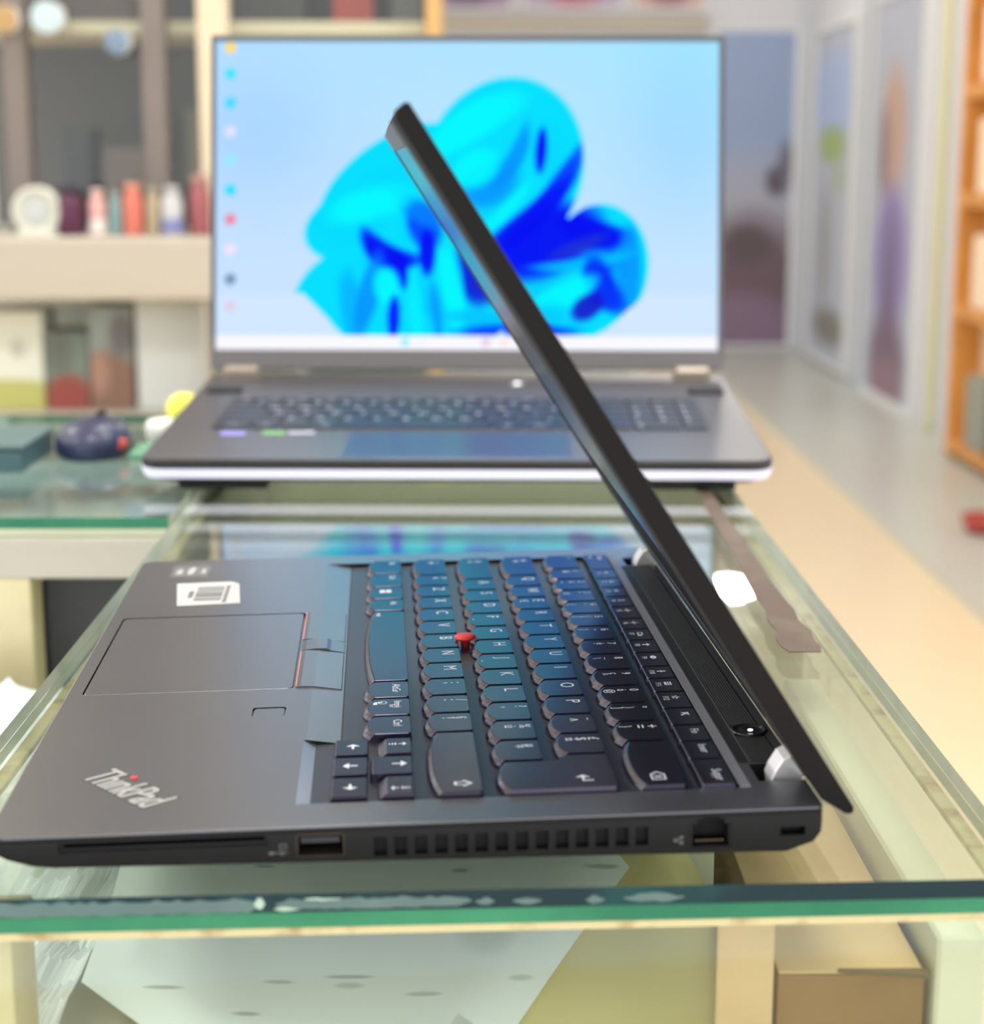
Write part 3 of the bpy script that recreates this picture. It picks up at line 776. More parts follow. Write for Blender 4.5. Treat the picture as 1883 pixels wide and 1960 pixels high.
rows2 = [(79.5, 94.6, [('Ctrl', 1.3), ('Fn', 1), ('', 1), ('Alt', 1), ('', 5.2), ('Alt', 1), ('Ctrl', 1.2), ('', 0.85), ('', 0.85), ('', 0.85), ('0', 1.7), ('.', .85)]),
         (96.0, 111.0, [('', 2.2)] + [(c, 1) for c in 'ZXCVBNM,./'] + [('', 2.0), ('1', .85), ('2', .85), ('3', .85)]),
         (112.4, 127.4, [('', 1.7)] + [(c, 1) for c in "ASDFGHJKL;'"] + [('', 1.5), ('4', .85), ('5', .85), ('6', .85)]),
         (128.8, 143.8, [('', 1.4)] + [(c, 1) for c in 'QWERTYUIOP[]'] + [('', 0.8), ('7', .85), ('8', .85), ('9', .85)]),
         (145.2, 160.2, [('`', 0.9)] + [(c, 1) for c in '1234567890-='] + [('', 1.3), ('', .85), ('/', .85), ('*', .85)]),
         (161.6, 171.6, [('Esc', 1)] + [('F%d' % i, 1) for i in range(1, 13)] + [('', 0.86), ('', .86), ('', .86), ('', .86)])]
for y0, y1, ks in rows2:
    tot = sum(k for _, k in ks); un = 305.0 / tot; x = -152.5
    for s, k in ks:
        key2(x + 0.7, x + un * k - 0.7, y0, y1, s); x += un * k
# lid with lit display
LA = math.radians(14.5)
LO = Vector((0, 247.0, 6.0)); LE = Vector((0, math.sin(LA), math.cos(LA))); LN = Vector((0, -math.cos(LA), math.sin(LA)))
def q2(x, s, n): p = LO + Vector((x, 0, 0)) + LE * s + LN * n; return (p.x, p.y, p.z)
def lid2(pts, n0, n1, name, m_, parent, inset=0.0):
    b = MB(MM)
    b.loft([[q2(x, s, n0) for x, s in pts], [q2(x, s, n1 - 0.01) for x, s in pts]])
    o = b.build(name, m_, parent); fix_normals(o); return o
LID2 = lid2([(x, y) for x, y in rrect(-180.5, 180.5, 0, 234.5, 5)], -6.5, -0.6, 'lid', m2dark, L2)
m2bez = mat('grey_display_bezel', (0.085, 0.09, 0.10), 0.4)
m2chin = mat('warm_grey_chin', (0.13, 0.12, 0.12), 0.4)
lid2([(-180, 0.5), (180, 0.5), (180, 13.3), (-180, 13.3)], -0.6, 0.4, 'display_chin', m2chin, LID2)
for x0, x1, s0, s1 in ((-180, 180, 230.0, 234.2), (-180, -177.2, 13.4, 229.9), (176.6, 180, 13.4, 229.9)):
    lid2([(x0, s0), (x1, s0), (x1, s1), (x0, s1)], -0.6, 0.4, 'display_bezel', m2bez, LID2)

# picture on the display: desktop with an abstract folded blue flower, painted per vertex of the flat display
NX, NY = 300, 184
PX, PY = np.meshgrid(np.linspace(405, 1370, NX), np.linspace(668, 78, NY))
def sm(x, a, b_):
    t = np.clip((x - a) / (b_ - a), 0, 1); return t * t * (3 - 2 * t)
img = np.empty((NY, NX, 3))
tx = (PX - 405) / 965; ty = (PY - 78) / 590
ca, cb, cc, ce = np.array([180, 220, 255.]), np.array([165, 228, 255.]), np.array([204, 224, 255.]), np.array([208, 224, 255.])
img[:] = ((ca[None, None] * (1 - tx[..., None]) + cb * tx[..., None]) * (1 - ty[..., None]) + (cc * (1 - tx[..., None]) + ce * tx[..., None]) * ty[..., None])
glow = np.exp(-(((PX - 480) / 150) ** 2 + ((PY - 260) / 130) ** 2)) + np.exp(-(((PX - 1300) / 120) ** 2 + ((PY - 260) / 170) ** 2))
img += np.array([-16, -10, 0]) * glow[..., None]
CY, SK, BL, DB = np.array([0, 220, 255.]), np.array([0, 170, 255.]), np.array([0, 70, 255.]), np.array([0, 8, 240.])
def ramp(v):
    v = np.clip(v, 0, 1)[..., None]
    return np.where(v < 0.4, CY + (SK - CY) * (v / 0.4), np.where(v < 0.72, SK + (BL - SK) * ((v - 0.4) / 0.32), BL + (DB - BL) * ((v - 0.72) / 0.28)))
def petal(cx, cy, rx, ry, rot, ph, freq, deep, pw=2.0, soft=0.035):
    global img
    a = math.radians(rot)
    x = ((PX - cx) * math.cos(a) + (PY - cy) * math.sin(a)) / rx
    y = (-(PX - cx) * math.sin(a) + (PY - cy) * math.cos(a)) / ry
    r = (np.abs(x) ** pw + np.abs(y) ** pw) ** (1 / pw)
    th = np.arctan2(y, x)
    mask = 1 - sm(r, 1 - soft, 1 + soft)
    band = 0.5 + 0.5 * np.cos(freq * r + 1.2 * np.sin(th + ph) + ph)
    body = sm(1.05 - r, 0.05, 0.75)
    v = deep * body * (0.25 + 0.85 * band) * (0.55 + 0.45 * np.cos(th - ph))
    colr = ramp(v)
    img = img * (1 - mask[..., None]) + colr * mask[..., None]
petal(745, 355, 165, 88, -36, 2.6, 6, 0.2)
petal(700, 420, 128, 72, -18, 0.4, 7, 0.2)
petal(955, 325, 152, 182, 22, 0.9, 6, 0.2)
petal(900, 470, 190, 170, -30, 2.0, 5, 0.3)
petal(1140, 510, 96, 122, 8, -0.3, 5, 0.5)
petal(1060, 590, 110, 80, -15, 3.0, 5, 0.4)
petal(690, 560, 138, 96, -18, 0.2, 5, 0.2)
petal(800, 590, 160, 120, 0, 0.2, 5, 0.2)
inside = (np.abs(img[..., 0] - 30) < 60)[..., None]
def fold(cx, cy, rx, ry, rot, c, al=1.0, soft=0.45, bend=0.0):
    """soft curved stroke of colour that stays inside the flower"""
    global img
    a = math.radians(rot)
    x = ((PX - cx) * math.cos(a) + (PY - cy) * math.sin(a)) / rx
    y = (-(PX - cx) * math.sin(a) + (PY - cy) * math.cos(a)) / ry
    y = y + bend * (x * x - 0.4)
    k = (1 - sm(x * x + y * y, 1 - soft, 1 + soft))[..., None] * al * inside
    img = img * (1 - k) + np.array(c, float) * k
NV, RB, AZ, AQ = (0, 10, 240), (0, 60, 255), (0, 140, 255), (0, 246, 255)
fold(900, 235, 110, 34, -32, AQ, 0.9, 0.6, -0.3)
fold(1040, 380, 125, 20, -52, RB, 0.95, 0.6, 0.6); fold(1000, 420, 120, 22, -40, NV, 0.8, 0.6, 0.4)
fold(1030, 285, 11, 42, 4, NV, 0.95, 0.6); fold(975, 300, 70, 16, -60, AZ, 0.8, 0.7, 0.8); fold(930, 350, 60, 40, -30, AZ, 0.8, 0.7)
fold(905, 320, 50, 34, -30, AQ, 0.9, 0.7); fold(960, 400, 70, 12, -45, AQ, 0.8, 0.7, 0.5)
fold(1040, 460, 110, 62, -25, NV, 0.95, 0.6); fold(1130, 440, 70, 28, 18, NV, 0.95, 0.6, 0.5); fold(1100, 470, 60, 14, -22, (40, 60, 200), 0.6, 0.7)
fold(1200, 510, 22, 80, 0, AZ, 0.8, 0.6); fold(1110, 500, 100, 11, -8, (0, 190, 255), 0.9, 0.7, 0.7)
fold(1150, 545, 60, 30, 60, NV, 0.8, 0.6, 0.4); fold(1075, 560, 70, 24, -22, AQ, 0.9, 0.6, 0.3); fold(1120, 585, 34, 22, -35, (20, 20, 200), 0.9, 0.6)
fold(1020, 610, 60, 24, -20, (0, 200, 255), 0.8, 0.7)
fold(900, 520, 34, 62, -14, (10, 30, 215), 0.95, 0.6); fold(935, 545, 26, 40, -30, (50, 40, 170), 0.7, 0.8); fold(860, 545, 22, 90, -10, AQ, 0.9, 0.6, 0.4); fold(935, 615, 90, 16, 12, (0, 190, 255), 0.8, 0.7, -0.6)
fold(985, 632, 110, 14, 0, RB, 0.9, 0.7)
fold(805, 430, 30, 46, -20, RB, 0.9, 0.6); fold(812, 480, 16, 44, 0, NV, 0.95, 0.6); fold(790, 400, 60, 18, 35, AZ, 0.7, 0.8)
fold(735, 480, 62, 24, 28, NV, 0.95, 0.6, 0.9); fold(760, 515, 14, 36, -10, NV, 0.9, 0.6); fold(700, 560, 20, 80, 14, AZ, 0.85, 0.7); fold(668, 590, 22, 70, -8, AZ, 0.5, 0.8)
fold(735, 545, 26, 36, -10, AQ, 0.9, 0.6); fold(748, 605, 12, 40, 2, (0, 30, 255), 0.95, 0.6); fold(790, 590, 14, 70, -6, AQ, 0.6, 0.7); fold(830, 600, 10, 60, -8, AZ, 0.7, 0.7)
fold(690, 330, 90, 26, -35, (0, 220, 250), 0.7, 0.8); fold(640, 420, 60, 30, -10, (0, 215, 250), 0.6, 0.8); fold(700, 390, 80, 30, -15, AQ, 0.9, 0.7)
# trim the flower foot to a slanted outline, then taskbar and icons
foot = (PY > 560) & ((PX < 405 + 150 + (PY - 540) * 0.95) | (PX > 1232 - (PY - 560) * 1.1))
base_bg = np.array([207, 228, 255.])
img = np.where(foot[..., None], base_bg, img)
img = np.where((PY > 640)[..., None], np.array([246, 245, 255.]), img)
def dot(cx, cy, r, c):
    global img
    d = np.sqrt((PX - cx) ** 2 + (PY - cy) ** 2); k = (1 - sm(d, r * 0.6, r * 1.1))[..., None]
    img = img * (1 - k) + np.array(c, float) * k
for cy, c in ((90, (255, 220, 120)), (140, (70, 225, 245)), (195, (70, 215, 250)), (250, (225, 225, 250)), (305, (150, 232, 250)), (362, (50, 220, 250)), (418, (235, 140, 165)), (475, (240, 225, 240)), (533, (120, 150, 180)), (585, (225, 205, 225))):
    dot(433, cy, 13, c)
for cx, c in ((770, (150, 240, 245)), (800, (235, 245, 250)), (925, (225, 205, 225)), (960, (250, 230, 215)), (995, (185, 240, 245))):
    dot(cx, 653, 10, c)
lin = np.clip(img / 255, 0, 1); lin = np.where(lin <= 0.04045, lin / 12.92, ((lin + 0.055) / 1.055) ** 2.4)
vs = []; fs = []
for j in range(NY):
    for i in range(NX):
        vs.append(q2(-177.0 + 353.4 * i / (NX - 1), 13.5 + 216.4 * j / (NY - 1), 0.0))
for j in range(NY - 1):
    for i in range(NX - 1):
        a = j * NX + i; fs.append((a, a + 1, a + NX + 1, a + NX))
b = MB(MM); b.raw(vs, fs)
m_disp = bpy.data.materials.new('lit_display'); m_disp.use_nodes = True
nt = m_disp.node_tree; pb = nt.nodes['Principled BSDF']
at = nt.nodes.new('ShaderNodeAttribute'); at.attribute_name = 'picture'
pb.inputs['Specular IOR Level'].default_value = 0.02; pb.inputs['Base Color'].default_value = (0.0, 0.0, 0.0, 1); pb.inputs['Roughness'].default_value = 0.3
nt.links.new(at.outputs['Color'], pb.inputs['Emission Color']); pb.inputs['Emission Strength'].default_value = 0.80
DSP = b.build('display', m_disp, LID2)
ca_ = DSP.data.color_attributes.new('picture', 'FLOAT_COLOR', 'POINT')
ca_.data.foreach_set('color', np.concatenate([lin.reshape(-1, 3), np.ones((NX * NY, 1))], 1).astype(np.float32).ravel())
DSP['label'] = 'lit display with a blue abstract flower on pale sky'

# ================================================================== glass counter carrying both laptops
CT = empty('display_counter', (0.1275, 0.6, FLOOR_Z))
tag(CT, 'narrow glass-topped counter with worn green edge carrying both laptops', 'counter')
inv = Matrix.Translation(-Vector(CT.location))
def part(mb, name, mats, parent=CT, smooth=False):
    o = mb.build(name, mats, parent, smooth)
    o.data.transform(Matrix.Translation(-Vector(parent.location if parent.parent is None else (0, 0, 0)) - (Vector((0, 0, 0)) if parent.parent is None else Vector(parent.parent.location))))
    return o
def clear_seam(y): return abs(y - 0.205) < 0.002
def yf(x): return -0.0158 + 0.0419 * x            # the front edge of the glass runs slightly askew
def slant(name, x0, x1, o0, o1, z0, z1, m_):
    b = MB(); b.prism([(x0, yf(x0) + o0), (x1, yf(x1) + o0), (x1, yf(x1) + o1), (x0, yf(x0) + o1)], z0, z1); return part(b, name, m_)
def glass_sheet(x0, x1, y0, y1, z0, z1, edge, name='glass_pane', parent=CT, face=None, off=None):
    b = MB()
    if off is None: b.box(x0, x1, y0, y1, z0, z1)
    else: b.prism([(x0, yf(x0) + off), (x1, yf(x1) + off), (x1, y1), (x0, y1)], z0, z1)
    o = part(b, name, [face or M['glass'], edge, M['edgepale']], parent)
    for p in o.data.polygons: n_ = p.normal; p.material_index = 0 if (abs(n_.z) > 0.9 or (abs(n_.y) > 0.9 and clear_seam(p.center.y + parent.location.y))) else (2 if abs(n_.x) > 0.9 else 1)
    return o
X0, X1, Y0, Y1 = -0.026, 0.2815, -0.0115, 1.25
glass_sheet(X0, X1, Y0, 0.2049, -0.0052, 0, M['edgedark'], off=0.0)
glass_sheet(X0, X1, 0.2051, Y1, -0.0052, 0, M['edgedark'])
glass_sheet(X0, X1, Y0, Y1, -0.0098, -0.0054, M['edgegreen'], off=0.0006)
def ystrip(name, x0, x1, y0, y1, z0, z1, m_):
    b = MB(); b.box(x0, x1, y0, y1, z0, z1, bev=0.0004); return part(b, name, m_)
slant('sealant_strip', X0, X1, 0.0012, 0.006, -0.0122, -0.0098, M['seal'])
ystrip('sealant_strip', X1 - 0.006, X1 - 0.001, Y0 + 0.008, Y1, -0.0122, -0.0098, M['seal'])
ystrip('sealant_strip', X0 + 0.001, X0 + 0.006, Y0 + 0.008, Y1, -0.0122, -0.0098, M['seal'])
slant('front_pane', X0 + 0.001, X1 - 0.001, 0.002, 0.006, -0.42, -0.0122, M['pane'])
b = MB(); b.box(X0 + 0.001, X0 + 0.005, Y0 + 0.0145, Y1, -0.42, -0.0122); part(b, 'side_pane', M['pane'])
b = MB(); b.box(X1 - 0.005, X1 - 0.001, Y0 + 0.0145, Y1, -0.42, -0.0122); part(b, 'side_pane', M['pane'])
for x0, x1, y0 in ((X0 + 0.006, 0.0085, -0.008), (X1 - 0.03, X1 - 0.006, 0.30), (X0 + 0.006, X0 + 0.03, 1.2), (X1 - 0.03, X1 - 0.006, 1.2)):
    ystrip('corner_post', x0, x1, y0, y0 + 0.024, -0.42, -0.0122, M['creampost'])
ystrip('shelf', X0 + 0.006, X1 - 0.006, Y0 + 0.0155, Y1 - 0.01, -0.071, -0.066, M['cream'])
ystrip('cabinet_body', X0, X1, Y0 + 0.008, Y1, FLOOR_Z, -0.42, M['creampost'])
# brown tape along the far part of the glass, ragged near end
random.seed(11)
pts = []
ys = [0.215, 0.222, 0.232, 0.246, 0.262, 0.28, 0.30, 0.33, 0.37, 0.42, 0.50, 0.56]
lft = [0.2535, 0.2515, 0.2512, 0.2535, 0.2525, 0.2545, 0.2540, 0.2545, 0.2560, 0.2570, 0.2585, 0.260]
rgt = [0.2655, 0.2668, 0.2662, 0.2675, 0.2655, 0.2668, 0.2660, 0.2655, 0.2660, 0.2665, 0.267, 0.267]
tp = MB(); tp.prism([(x, y) for x, y in zip(lft, ys)] + [(x, y) for x, y in zip(reversed(rgt), reversed(ys))], 0.0, 0.0003)
o = part(tp, 'tape_strip', M['browntape']); fix_normals(o); o['label'] = 'torn brown tape stuck along the glass'
# peeling film on the front edge of the top sheet
def film(x0, x1, top, bot, name='edge_film', m_=None, jag=0.0006, y=0.0):
    n = max(6, int((x1 - x0) / 0.0018)); t_ = []; b_ = []
    for i in range(n + 1):
        x = x0 + (x1 - x0) * i / n; e = min(1, min(i, n - i) / 2.5 + 0.15)
        mid = (top + bot) / 2
        t_.append((x, mid + (top - mid + random.uniform(-jag, jag * 0.5)) * e)); b_.append((x, mid + (bot - mid + random.uniform(-0.3, 0.3) * jag) * e))
    f = MB(); pr = t_ + b_[::-1]
    f.loft([[(x, yf(x) + y + 0.0002, z) for x, z in pr], [(x, yf(x) + y - 0.00025, z) for x, z in pr]])
    o = part(f, name, m_ or M['film']); fix_normals(o); return o
film(-0.024, 0.0755, -0.0012, -0.0050)
film(0.0790, 0.1300, -0.0014, -0.0044)
film(0.0735, 0.0762, -0.0010, -0.0042, 'film_flake', M['filmedge'], 0.001, -0.0002)
film(0.0786, 0.0850, -0.0036, -0.0047, 'film_flake', M['filmedge'], 0.0004, -0.0002)
film(0.0865, 0.0960, -0.0012, -0.0019, 'film_flake', M['filmedge'], 0.0005, -0.0002)
film(0.1310, 0.1360, -0.0022, -0.0042, 'film_flake', M['film'], 0.0005)
film(0.1408, 0.1485, -0.0024, -0.0042, 'film_flake', M['film'], 0.0003)
film(0.1600, 0.1650, -0.0022, -0.0044, 'film_flake', M['film'], 0.0006)
film(0.1700, 0.1860, -0.0018, -0.0042, 'film_flake', M['film'], 0.0009)

# things on the counter shelf, under the glass
SH = -0.066
def flat_sheet(pts, z, name, m_, label, cat, curl=0.002, group=None, slope=0.0):
    """thin sheet with a slightly wavy surface"""
    cx = sum(p[0] for p in pts) / len(pts); cy = sum(p[1] for p in pts) / len(pts)
    rng = random.Random(len(label))
    out = []
    n = 6
    for i in range(len(pts)):
        a, c = pts[i], pts[(i + 1) % len(pts)]
        for k in range(n):
            out.append((a[0] + (c[0] - a[0]) * k / n, a[1] + (c[1] - a[1]) * k / n))
    def hz(x, y): return z + slope * max(0.0, y - 0.02) + curl * (0.5 + 0.5 * math.sin(x * 37 + y * 23))
    b = MB()
    rings = [[(cx + (x - cx) * k, cy + (y - cy) * k, hz(cx + (x - cx) * k, cy + (y - cy) * k)) for x, y in out] for k in (0.02, 0.25, 0.5, 0.75, 1.0)]
    b.loft(rings + [[(x, y, zz - 0.0004) for x, y, zz in rings[-1]]] + [[(x, y, zz - 0.0004) for x, y, zz in r_] for r_ in reversed(rings[:-1])])
    o = b.build(name, m_, None, True); fix_normals(o)
    return tag(o, label, cat, group)
_pr = random.Random(4)
_bl = []
for i in range(26):
    _bl.append((_pr.uniform(0.1, 0.95), _pr.uniform(0.05, 0.95), _pr.uniform(0.010, 0.045), _pr.uniform(0.004, 0.009), 0.6, (lambda g: srgb(g, g + 8, g + 3))(_pr.choice((186, 198, 208)))))
_bl += [(0.30, 0.62, 0.055, 0.05, 0.7, srgb(214, 224, 216)), (0.72, 0.35, 0.05, 0.06, 0.7, srgb(216, 226, 220))]
pm = print_mat('drawing_print', srgb(240, 248, 243), _bl, 0.8, (0, 1))
flat_sheet([(0.132, 0.012), (0.182, 0.104), (0.155, 0.165), (0.06, 0.19), (0.0135, 0.150), (0.0145, 0.092), (0.0128, 0.05), (0.05, 0.018)], SH + 0.0012, 'drawing_sheet', pm, 'large white printed sheet under the glass, partly covering a yellow card', 'paper', slope=0.26)
b = MB(); b.box(0.118, 0.203, 0.0, 0.14, SH + 0.0001, SH + 0.0004)
o = flat_sheet([(0.100, 0.004), (0.2055, 0.004), (0.2095, 0.098), (0.195, 0.16), (0.110, 0.155)], SH + 0.0006, 'yellow_card', M['yellowbox'], 'pale yellow card leaning below the white sheet', 'card', 0.0003, slope=0.2)
# brown carton near the front pane, to the right
CB = empty('cardboard_box', (0.2365, 0.045, SH))
def lp_(b, name, m_): return b.build(name, m_, CB)
b = MB(); b.box(-0.0205, 0.0205, -0.030, 0.10, 0.0, 0.0292); lp_(b, 'box_body', M['carton'])
b = MB(); b.box(-0.0205, 0.0205, -0.030, 0.100, 0.0294, 0.0302, bev=0.0003); lp_(b, 'top_flap', M['cartonpink'])
b = MB(); b.prism([(-0.004, -0.0300), (0.0200, -0.0300), (0.0215, -0.0325), (0.0195, -0.034), (0.012, -0.0328)], 0.0298, 0.0312); lp_(b, 'torn_flap', M['darkcard'])
tag(CB, 'brown cardboard box behind the front glass, its top corner torn', 'box')
b = MB(); b.box(0.1985, 0.2145, 0.014, 0.016, SH, -0.0128, bev=0.0004)
tag(b.build('cardboard_strip', M['cartonpink']), 'upright faded cardboard strip between yellow card and brown box', 'cardboard')
b = MB(); b.box(0.2595, 0.2735, 0.012, 0.26, SH, -0.024, bev=0.001)
tag(b.build('pale_carton', M['cream']), 'long pale yellow carton against the counter side pane', 'box')
# clear crumpled plastic under the glass by the front edge of the laptop
def crumple(x0, x1, y0, y1, z0, amp, n, seed, name, m_, label, cat):
    rng = np.random.RandomState(seed)
    ph = rng.rand(14, 4)
    def wrinkle(x, y):
        t = 0.0
        for a_, f_, p_, k_ in ph:
            q = math.sin((x * math.cos(a_ * 6.3) + y * math.sin(a_ * 6.3)) * (60 + 190 * f_) + p_ * 6.3)
            t += (0.4 + 0.6 * k_) * (1 - abs(q))
        return t / 9.8
    hx = np.array([[wrinkle(x0 + (x1 - x0) * i / n, y0 + (y1 - y0) * j / n) for i in range(n + 1)] for j in range(n + 1)])
    vs = []; fs = []
    for j in range(n + 1):
        for i in range(n + 1):
            vs.append((x0 + (x1 - x0) * (i + 0.35 * (rng.rand() - .5)) / n, y0 + (y1 - y0) * (j + 0.35 * (rng.rand() - .5)) / n, z0 + amp * hx[j, i]))
    for j in range(n):
        for i in range(n):
            a = j * (n + 1) + i
            fs.append((a, a + 1, a + n + 2)); fs.append((a, a + n + 2, a + n + 1))
    b = MB(); b.raw(vs, fs); b2 = MB()
    nv = len(vs)
    vs2 = vs + [(x, y, z - 0.0004) for x, y, z in vs]
    edge = [i for i in range(n + 1)] + [(j + 1) * (n + 1) - 1 for j in range(1, n + 1)] + [n * (n + 1) + i for i in range(n - 1, -1, -1)] + [j * (n + 1) for j in range(n - 1, 0, -1)]
    f2 = fs + [tuple(i + nv for i in reversed(f)) for f in fs]
    for k in range(len(edge)):
        a, c = edge[k], edge[(k + 1) % len(edge)]; f2.append((a, a + nv, c + nv, c))
    b2.raw(vs2, f2)
    o = b2.build(name, m_); fix_normals(o)
    return tag(o, label, cat)
m_bag = mat('white_plastic', srgb(238, 246, 246), 0.25, coat=0.4)
crumple(-0.0195, 0.0115, 0.022, 0.42, SH + 0.0045, 0.016, 26, 5, 'plastic_wrap', m_bag, 'crumpled white plastic wrap under the glass beside the laptop front', 'plastic wrap')

# ================================================================== neighbouring counter on the left
C2 = empty('display_counter', (-0.78, 0.66, FLOOR_Z))
tag(C2, 'long glass counter at the left behind the laptops, dark inside below its ivory rail', 'counter')
A0, A1, B0, B1 = -1.55, -0.031, 0.478, 0.86
m_shelf2 = mat('teal_reflecting_glass', (0.02, 0.06, 0.06), 0.05)
glass_sheet(A0, A1, B0, B1, -0.006, 0, M['edgegreen'], 'glass_pane', C2)
def p2(name, x0, x1, y0, y1, z0, z1, m_, bev=0.001):
    b = MB(); b.box(x0, x1, y0, y1, z0, z1, bev=bev); return part(b, name, m_, C2)
p2('top_rail', A0, A1, B0 + 0.004, B0 + 0.024, -0.0345, -0.012, M['creamwhite'])
p2('sealant_strip', A0, A1, B0 + 0.006, B0 + 0.02, -0.012, -0.006, M['cream'])
p2('top_rail', A0, A1, B1 - 0.024, B1 - 0.004, -0.0345, -0.0062, M['creamwhite'])
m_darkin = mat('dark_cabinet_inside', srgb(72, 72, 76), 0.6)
p2('corner_post', -0.150, -0.107, B0 + 0.004, B0 + 0.03, -0.42, -0.0345, M['creampost'])
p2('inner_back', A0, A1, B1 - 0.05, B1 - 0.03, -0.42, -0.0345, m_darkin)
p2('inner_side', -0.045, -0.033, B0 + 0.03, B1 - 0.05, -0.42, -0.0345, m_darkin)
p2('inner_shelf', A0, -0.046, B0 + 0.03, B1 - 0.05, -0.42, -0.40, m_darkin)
p2('cabinet_body', A0, A1, B0, B1, FLOOR_Z, -0.42, M['creampost'])
p2('reflection_board', A0, -0.046, B0 + 0.026, B1 - 0.051, -0.03, -0.026, mat('teal_reflection_board', srgb(150, 176, 174), 0.5))  # board added under the glass, its pale teal imitates the reflection on top
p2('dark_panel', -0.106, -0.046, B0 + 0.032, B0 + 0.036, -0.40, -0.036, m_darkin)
p2('olive_panel', -0.40, -0.152, B0 + 0.032, B0 + 0.036, -0.40, -0.036, mat('olive_card', srgb(200, 195, 150), 0.7))

# white carton with crumpled plastic, beside the near counter
b = MB(); b.box(-0.36, -0.040, 0.10, 0.42, FLOOR_Z, -0.100, bev=0.004)
tag(b.build('white_carton', mat('white_carton_card', srgb(232, 238, 236), 0.6)), 'tall white carton standing left of the near counter', 'box')
crumple(-0.35, -0.034, 0.06, 0.45, -0.0985, 0.036, 56, 9, 'plastic_bag', m_bag, 'crumpled white plastic bag lying on the tall carton', 'bag')

# things on the left counter
def blob(cx, cy, z0, rx, ry, rz, n=18, flat=0.0):
    """rounded cushion shape sitting at z0"""
    b = MB(); rings = []
    for k in range(9):
        a = -math.pi / 2 + math.pi * k / 8
        rr = max(0.02, math.cos(a)); zz = z0 + rz * (1 + math.sin(a))
        rings.append([(cx + rx * rr * math.cos(2 * math.pi * i / n), cy + ry * rr * math.sin(2 * math.pi * i / n), zz) for i in range(n)])
    b.loft(rings); return b
MS = empty('computer_mouse', (-0.113, 0.69, 0))
b = MB()
for_r = []
for z, k in ((0.0, 0.92), (0.004, 1.0), (0.012, 0.98), (0.018, 0.82), (0.0215, 0.55), (0.0225, 0.15)):
    for_r.append([(0.024 * k * math.cos(t) * (1 - 0.12 * math.sin(t)), 0.042 * k * math.sin(t), z) for t in [2 * math.pi * i / 24 for i in range(24)]])
b.loft(for_r); b.build('shell', mat('navy_mouse', srgb(42, 48, 78), 0.35), MS, True)
b = MB(); b.box(-0.002, 0.002, 0.008, 0.026, 0.018, 0.0245, bev=0.001); b.build('wheel', M['rubber'], MS)
b = MB(); b.box(0.0125, 0.0235, -0.026, -0.004, 0.004, 0.0135, bev=0.003); b.build('side_grip', mat('red_grip', srgb(190, 75, 70), 0.5), MS)
tag(MS, 'dark navy mouse with red side grip on the left counter', 'mouse')
b = blob(-0.073, 0.80, 0.0, 0.0135, 0.0125, 0.0125)
tag(b.build('yellow_ball', mat('yellow_plastic', srgb(250, 238, 90), 0.35), None, True), 'round yellow ball beside the wide laptop', 'ball')
b = MB(); b.lathe(-0.0775, 0.735, [(0.0085, 0), (0.0110, 0.003), (0.0115, 0.011), (0.010, 0.0145), (0.004, 0.016)], 20)
tag(b.build('white_ornament', mat('white_gloss', srgb(252, 252, 244), 0.3), None, True), 'small round white object in front of the yellow one', 'ornament')
TB = empty('flat_box', (-0.175, 0.645, 0))
b = MB(); b.box(-0.06, 0.033, -0.03, 0.05, 0, 0.014, bev=0.001); b.build('box_body', mat('dark_teal_card', srgb(62, 90, 96), 0.5), TB)
b = MB(); b.box(-0.061, 0.034, -0.031, 0.051, 0.0141, 0.017, bev=0.001); b.build('lid', mat('teal_grey_card', srgb(84, 108, 108), 0.5), TB)
tag(TB, 'flat dark teal box on the left counter, cut by the picture edge', 'box')
b = MB(); b.box(-0.088, -0.058, 0.665, 0.705, 0, 0.004, bev=0.001)
tag(b.build('green_card', mat('green_card', srgb(110, 170, 135), 0.5)), 'small green card beside the round white object', 'card')

# ================================================================== shelf cabinet on the left wall
SB = empty('shelf_cabinet', (-0.3, 2.3, FLOOR_Z))
tag(SB, 'tall cabinet with dark glazed top, ivory ledge and open niche at the left', 'cabinet')
SX0, SX1 = -0.68, 0.085
def p3(name, x0, x1, y0, y1, z0, z1, m_, bev=0.002):
    b = MB(); b.box(x0, x1, y0, y1, z0, z1, bev=bev); return part(b, name, m_, SB)
m_darkcab = mat('dark_brown_cabinet', srgb(80, 74, 72), 0.6)
m_niche = mat('pale_niche', srgb(205, 214, 206), 0.6)
m_postg = mat('grey_brown_post', srgb(128, 118, 112), 0.5)
m_postc = mat('cream_post', srgb(226, 208, 180), 0.5)
p3('cabinet_body', SX0, SX1, 2.15, 2.55, FLOOR_Z, -0.19, M['creamwhite'])
p3('niche_back', SX0, SX1, 2.50, 2.55, -0.19, -0.017, m_niche)
p3('ledge', SX0, SX1, 2.15, 2.55, -0.017, 0.074, M['creamwhite'], 0.004)
p3('cabinet_back', SX0, SX1, 2.62, 2.66, 0.074, 1.55, m_darkcab)
p3('cabinet_top', SX0, SX1, 2.30, 2.66, 1.55, 1.60, M['creamwhite'])
p3('cabinet_side', 0.062, SX1, 2.30, 2.62, 0.0745, 1.55, mat('honey_wood', srgb(205, 165, 105), 0.5))
for x0, x1, mm in ((-0.575, -0.540, m_postg), (-0.366, -0.331, m_postg), (-0.281, -0.235, m_postc), (-0.68, -0.655, m_postg)):
    p3('post', x0, x1, 2.30, 2.345, 0.0745, 1.55, mm)
p3('inner_shelf', SX0, SX1 - 0.025, 2.35, 2.62, 0.372, 0.392, m_postc)
